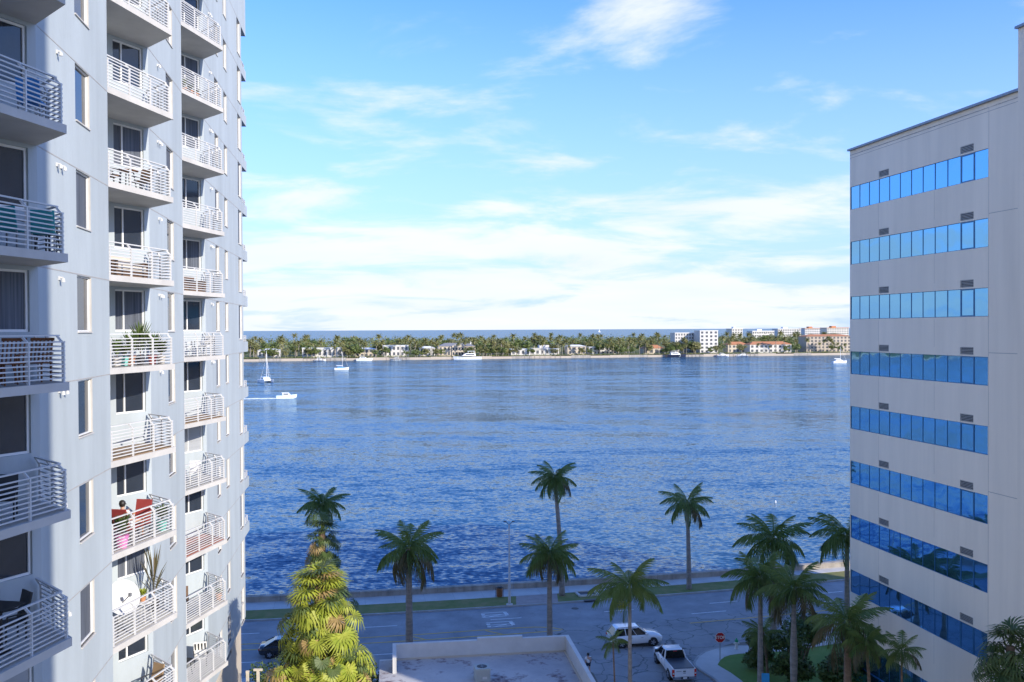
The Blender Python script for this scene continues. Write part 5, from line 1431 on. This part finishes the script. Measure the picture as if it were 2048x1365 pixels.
def tower_far(label, x0, x1, ytop, Y, floors, nwin, roof='r_white', wall='h_white'):
    k0, k1 = (x0-CX)/F_PX, (x1-CX)/F_PX; z = D((x0+x1)/2, ytop, Y).z
    t = thing('distant_condominium', label, 'building', (k0*Y, Y, 2), ISA); w = (k1-k0)*Y; mb = MB(); ops = []
    for f in range(floors):
        for i in range(nwin): ops.append((w*(i+.2)/nwin, w*(i+.8)/nwin, (z-2)*(f+.3)/floors, (z-2)*(f+.75)/floors))
    wall_panel(mb, (0, 0), (w, 0), 0, z-2, ops, .4); wall_panel(mb, (w, 0), (w, 22), 0, z-2, []); wall_panel(mb, (w, 22), (0, 22), 0, z-2, []); wall_panel(mb, (0, 22), (0, 0), 0, z-2, [])
    part('wall', mb, M[wall], t)
    mb = MB(); mb.quad((.1, .38, .2), (w-.1, .38, .2), (w-.1, .38, z-2.2), (.1, .38, z-2.2)); part('window_band', mb, M['h_glass'], t)
    mb = MB(); mb.prism([(-.5, -.5), (w+.5, -.5), (w+.5, 22.5), (-.5, 22.5)], z-1.998, z-1.2); mb.box((w*.4, 10, z), (w*.2, 8, 3)); part('roof', mb, M[roof], t)
LB = ('stepped white condominium above the trees', 'low white condominium strip on the ocean side', 'broad white condominium with red roof trim', 'white ocean-front block at far right', 'second white ocean-front block at far right')
for lbl, (x0, x1, yt, Y, f, n, rf) in zip(LB, ((1464, 1487, 658.5, 1500, 7, 4, 'r_white'), (1505, 1552, 663, 1550, 4, 10, 'r_white'), (1556, 1606, 658.5, 1600, 6, 10, 'r_white'), (1610, 1650, 657.5, 1650, 7, 8, 'r_orange'), (1654, 1702, 656.5, 1560, 7, 9, 'r_orange'))):
    tower_far(lbl, x0, x1, yt, Y, f, n, rf)

# --- boats
def hull(mb, L_, B_, fb, draft=.4, mi=0, bow=.35, n=9):
    secs = []
    for i in range(n+1):
        t_ = i/n; x = -L_/2 + L_*t_
        hw = B_/2*(1.0 if t_ < 1-bow-.1 else max(.02, math.cos((t_-(1-bow-.1))/(bow+.1)*math.pi/2)**.8)); sh = fb*(1+.35*max(0, t_-.5)**1.5*2)
        secs.append([(x, -hw*.75, -draft*(1 if t_ < .9 else .3)), (x, hw*.75, -draft*(1 if t_ < .9 else .3)), (x+ (L_*.03 if i == n else 0), hw, sh), (x+(L_*.03 if i == n else 0), -hw, sh)])
    loft(mb, secs, mi)
def on_water(x, y): return G(x, y, -1.2)
def motor_yacht(label, x, y, L_, rz, hullm='hull', name='motor_yacht', scale_h=1.0, Y=None):
    p = on_water(x, y) if Y is None else Vector(((x-CX)/F_PX*Y, Y, -1.2))
    t = thing(name, label, 'boat', p, rz); s = L_/12.0
    mb = MB(); hull(mb, L_, 3.6*s, 1.5*s*scale_h); part('hull', mb, M[hullm], t)
    mb = MB(); loft(mb, [[(-3.5*s, -1.3*s, 1.5*s), (2.6*s, -1.2*s, 1.6*s), (2.6*s, 1.2*s, 1.6*s), (-3.5*s, 1.3*s, 1.5*s)], [(-3.2*s, -1.1*s, 2.7*s), (.8*s, -1.0*s, 2.7*s), (.8*s, 1.0*s, 2.7*s), (-3.2*s, 1.1*s, 2.7*s)]]); o = part('cabin', mb, M['hull'], t)
    mb = MB(); mb.box((-1.0*s, 0, 2.2*s), (3.6*s, 2.5*s, .45*s)); part('cabin_window', mb, M['h_glass'], o)
    mb = MB(); mb.box((-1.5*s, 0, 3.6*s), (3.2*s, 2.2*s, .14*s))
    for a in (-2.9, -.2):
        for b in (-.9, .9): mb.bar((a*s, b*s, 2.7*s), (a*s, b*s, 3.6*s), .1*s)
    part('hardtop', mb, M['hull'], t); return t
def mast(t, x, h, r, boom=0):
    mb = MB(); mb.tube([(x, 0, .8), (x, 0, h)], [r, r*.7], 6)
    if boom: mb.bar((x, 0, 2.4), (x-boom, 0, 2.6), r*2.2)
    part('mast', mb, M['hull'], t)
# catamaran
p = on_water(532, 765); t = thing('catamaran', 'white sailing catamaran with bare mast near the tower', 'boat', p, R(-60)); sc = p.y/F_PX
L_ = 12.0
for s in (-1, 1):
    mb = MB(); hull(mb, L_, 1.7, 1.5, bow=.45); mb.v = [(x, y_+s*2.6, z) for x, y_, z in mb.v]; part('hull', mb, M['hull'], t)
mb = MB(); mb.box((-1, 0, 1.3), (8, 5.0, .7)); loft(mb, [[(-5, -2.2, 1.6), (2.4, -2.0, 1.6), (2.4, 2.0, 1.6), (-5, 2.2, 1.6)], [(-4.6, -1.9, 3.0), (.8, -1.7, 2.8), (.8, 1.7, 2.8), (-4.6, 1.9, 3.0)]]); o = part('bridge_deck', mb, M['hull'], t)
mb = MB(); mb.box((-1.6, 0, 2.35), (4.6, 4.1, .5)); part('cabin_window', mb, M['h_glass'], o)
mtop = D(532, 702, p.y).z + 1.2
mb = MB(); mb.tube([(1.2, 0, 1.6), (1.2, 0, mtop)], [.13, .09], 8); mb.bar((1.2, 0, 4.0), (-4.2, 0, 4.3), .3); mb.bar((1.2, 0, mtop-.5), (5.6, 0, 1.6), .07); mb.bar((1.2, 0, mtop*.8), (-1.0, 2.9, 1.5), .05); mb.bar((1.2, 0, mtop*.8), (-1.0, -2.9, 1.5), .05); part('mast', mb, M['hull'], t)
# motorboat with wake
p = on_water(573, 797); t = thing('motorboat', 'pale blue motorboat speeding right with white wake', 'boat', p, R(8)); k = (592-553)*p.y/F_PX; s = k/9.0
mb = MB(); hull(mb, 9*s, 2.8*s, 1.15*s, .3*s); mb.v = [(x, y_, z+.1*x/(4.5*s)+.25) for x, y_, z in mb.v]; part('hull', mb, M['hull_b'], t)
mb = MB(); loft(mb, [[(-1.6*s, -.95*s, 1.3*s), (1.9*s, -.85*s, 1.45*s), (1.9*s, .85*s, 1.45*s), (-1.6*s, .95*s, 1.3*s)], [(-1.9*s, -.8*s, 2.5*s), (.9*s, -.75*s, 2.55*s), (.9*s, .75*s, 2.55*s), (-1.9*s, .8*s, 2.5*s)]]); o = part('cabin', mb, M['hull'], t)
mb = MB(); mb.box((-.2*s, 0, 1.95*s), (2.2*s, 1.86*s, .55*s)); part('cabin_window', mb, M['h_glass'], o)
mb = MB(); mb.box((-.6*s, 0, 2.62*s), (3.2*s, 1.9*s, .12*s)); part('hardtop', mb, M['hull'], t)
mb = MB(); rw2 = random.Random(3)
for i in range(420):
    x_ = -4*s - 62*rw2.random()**1.2; sp = .5 + .035*abs(x_)
    y_ = rw2.gauss(0, 1)*sp*.45; r = rw2.uniform(.25, .8)
    mb.box((x_, y_, .02), (r*2.2, r*.7, rw2.uniform(.05, .30)), rw2.uniform(-.3, .3))
for i in range(120):
    x_ = rw2.uniform(-4.5, 3.0)*s; mb.box((x_, rw2.choice((-1, 1))*(1.35*s+rw2.uniform(0, .6)), .05), (.7, .35, rw2.uniform(.1, .35)), rw2.uniform(-.4, .4))
o = part('wake_foam', mb, M['foam'], t); o['kind'] = 'stuff'
# small blue-canopied sailboat, right sailboat, ocean sail
def sailboat(label, x, y, px_len, ymast, rz, canvas=None, Y=None):
    p = on_water(x, y) if Y is None else Vector(((x-CX)/F_PX*Y, Y, -1.2)); L_ = px_len*p.y/F_PX
    t = thing('sailboat', label, 'boat', p, rz); s = L_/9
    mb = MB(); hull(mb, L_, 2.8*s, 1.2*s, bow=.5); part('hull', mb, M['hull'], t)
    mb = MB(); loft(mb, [[(-2.6*s, -.9*s, 1.2*s), (2.0*s, -.6*s, 1.3*s), (2.0*s, .6*s, 1.3*s), (-2.6*s, .9*s, 1.2*s)], [(-2.4*s, -.7*s, 1.9*s), (1.4*s, -.45*s, 1.8*s), (1.4*s, .45*s, 1.8*s), (-2.4*s, .7*s, 1.9*s)]]); part('cabin', mb, M[canvas] if canvas else M['hull'], t)
    h = D(x, ymast, p.y).z + 1.2
    mb = MB(); mb.tube([(.6*s, 0, 1.2*s), (.6*s, 0, h)], [.11*s, .08*s], 6); mb.bar((.6*s, 0, 2.6*s), (-3.4*s, 0, 2.7*s), .3*s); mb.bar((.6*s, 0, h*.96), (4.4*s, 0, 1.5*s), .05*s); part('mast', mb, M['hull'], t); return t
sailboat('small sailboat with blue canvas cover in mid channel', 683, 740, 28, 706, R(14), 'canvas')
sailboat('white ketch moored near the office building', 1679, 726.5, 30, 694, R(10))
t = sailboat('tiny white sail far out on the ocean', 1199, 661.5, 5, 655, R(20), None, 9000)
mb = MB(); mb.tri((2, 0, 4), (-9, 0, 5), (2, .2, 30)); part('sail', mb, M['cloth_w'], t)
YS = lambda x, off=-8: shore(x, off).y
motor_yacht('long sleek white motor yacht below the mansion', 935, 0, 27, ISA+math.pi, Y=YS(935, -7), scale_h=.75)
motor_yacht('white sport-fishing boat at the cream house dock', 728, 0, 15, ISA, Y=YS(728), name='sport_fishing_boat')
motor_yacht('dark-hulled yacht with white superstructure at the far quay', 1352, 0, 21, ISA, 'hull_d', Y=YS(1352, -8))
motor_yacht('white cruiser at the dock left of the orange-roofed villa', 1446, 0, 13, ISA, Y=YS(1446, -6), name='cabin_cruiser')
motor_yacht('second white cruiser further right at the same dock', 1484, 0, 12, ISA+math.pi, Y=YS(1484, -6), name='cabin_cruiser')
motor_yacht('small boat on the dock near the two-storey villa', 791, 0, 11, ISA+math.pi, Y=YS(791, -7), name='cabin_cruiser')
motor_yacht('white boat raised on the lift at the long villa', 640, 0, 11, ISA, Y=YS(640, -6), name='cabin_cruiser')
def dock(label, x0, x1, off, n):
    a, b = shore(x0, off), shore(x1, off); t = thing('dock', label, 'dock', (a.x, a.y, -1.2), math.atan2(b.y-a.y, b.x-a.x)); w = (b-a).length
    mb = MB(); mb.box((w/2, 0, 1.5), (w, 1.8, .2)); part('deck', mb, M['dock'], t)
    for i in range(n):
        mb = MB(); x = w*i/(n-1); mb.tube([(x, -1.1, -1.5), (x, -1.1, 3.0)], [.22, .2], 6); part('pile', mb, M['pile'], t)
        mb = MB(); mb.tube([(x, -1.1, 3.0), (x, -1.1, 3.25)], [.24, .05], 6); part('pile_cap', mb, M['hull'], t)
dock('timber dock with piles at the long white villa', 606, 668, -10, 9)
dock('short dock below the white villa', 772, 812, -9, 6)
dock('dock with dark piles below the modern villa', 1048, 1120, -6, 8)
dock('long dock with white boats below the orange roofs', 1432, 1508, -10, 10)
dock('timber jetty right of the dark-hulled yacht', 1376, 1398, -8, 4)
b_ = on_water(1551, 1006); mb = MB(); mb.lathe([(.14, -.2), (.14, .25), (.05, .4)], 10)
o = link('mooring_buoy', mb.mesh('mooring_buoy', M['cloth_w']), None, b_); tag(o, 'small white buoy floating off the corner palms', 'buoy')
for o in bpy.data.objects:
    if '_w' in o: del o['_w']
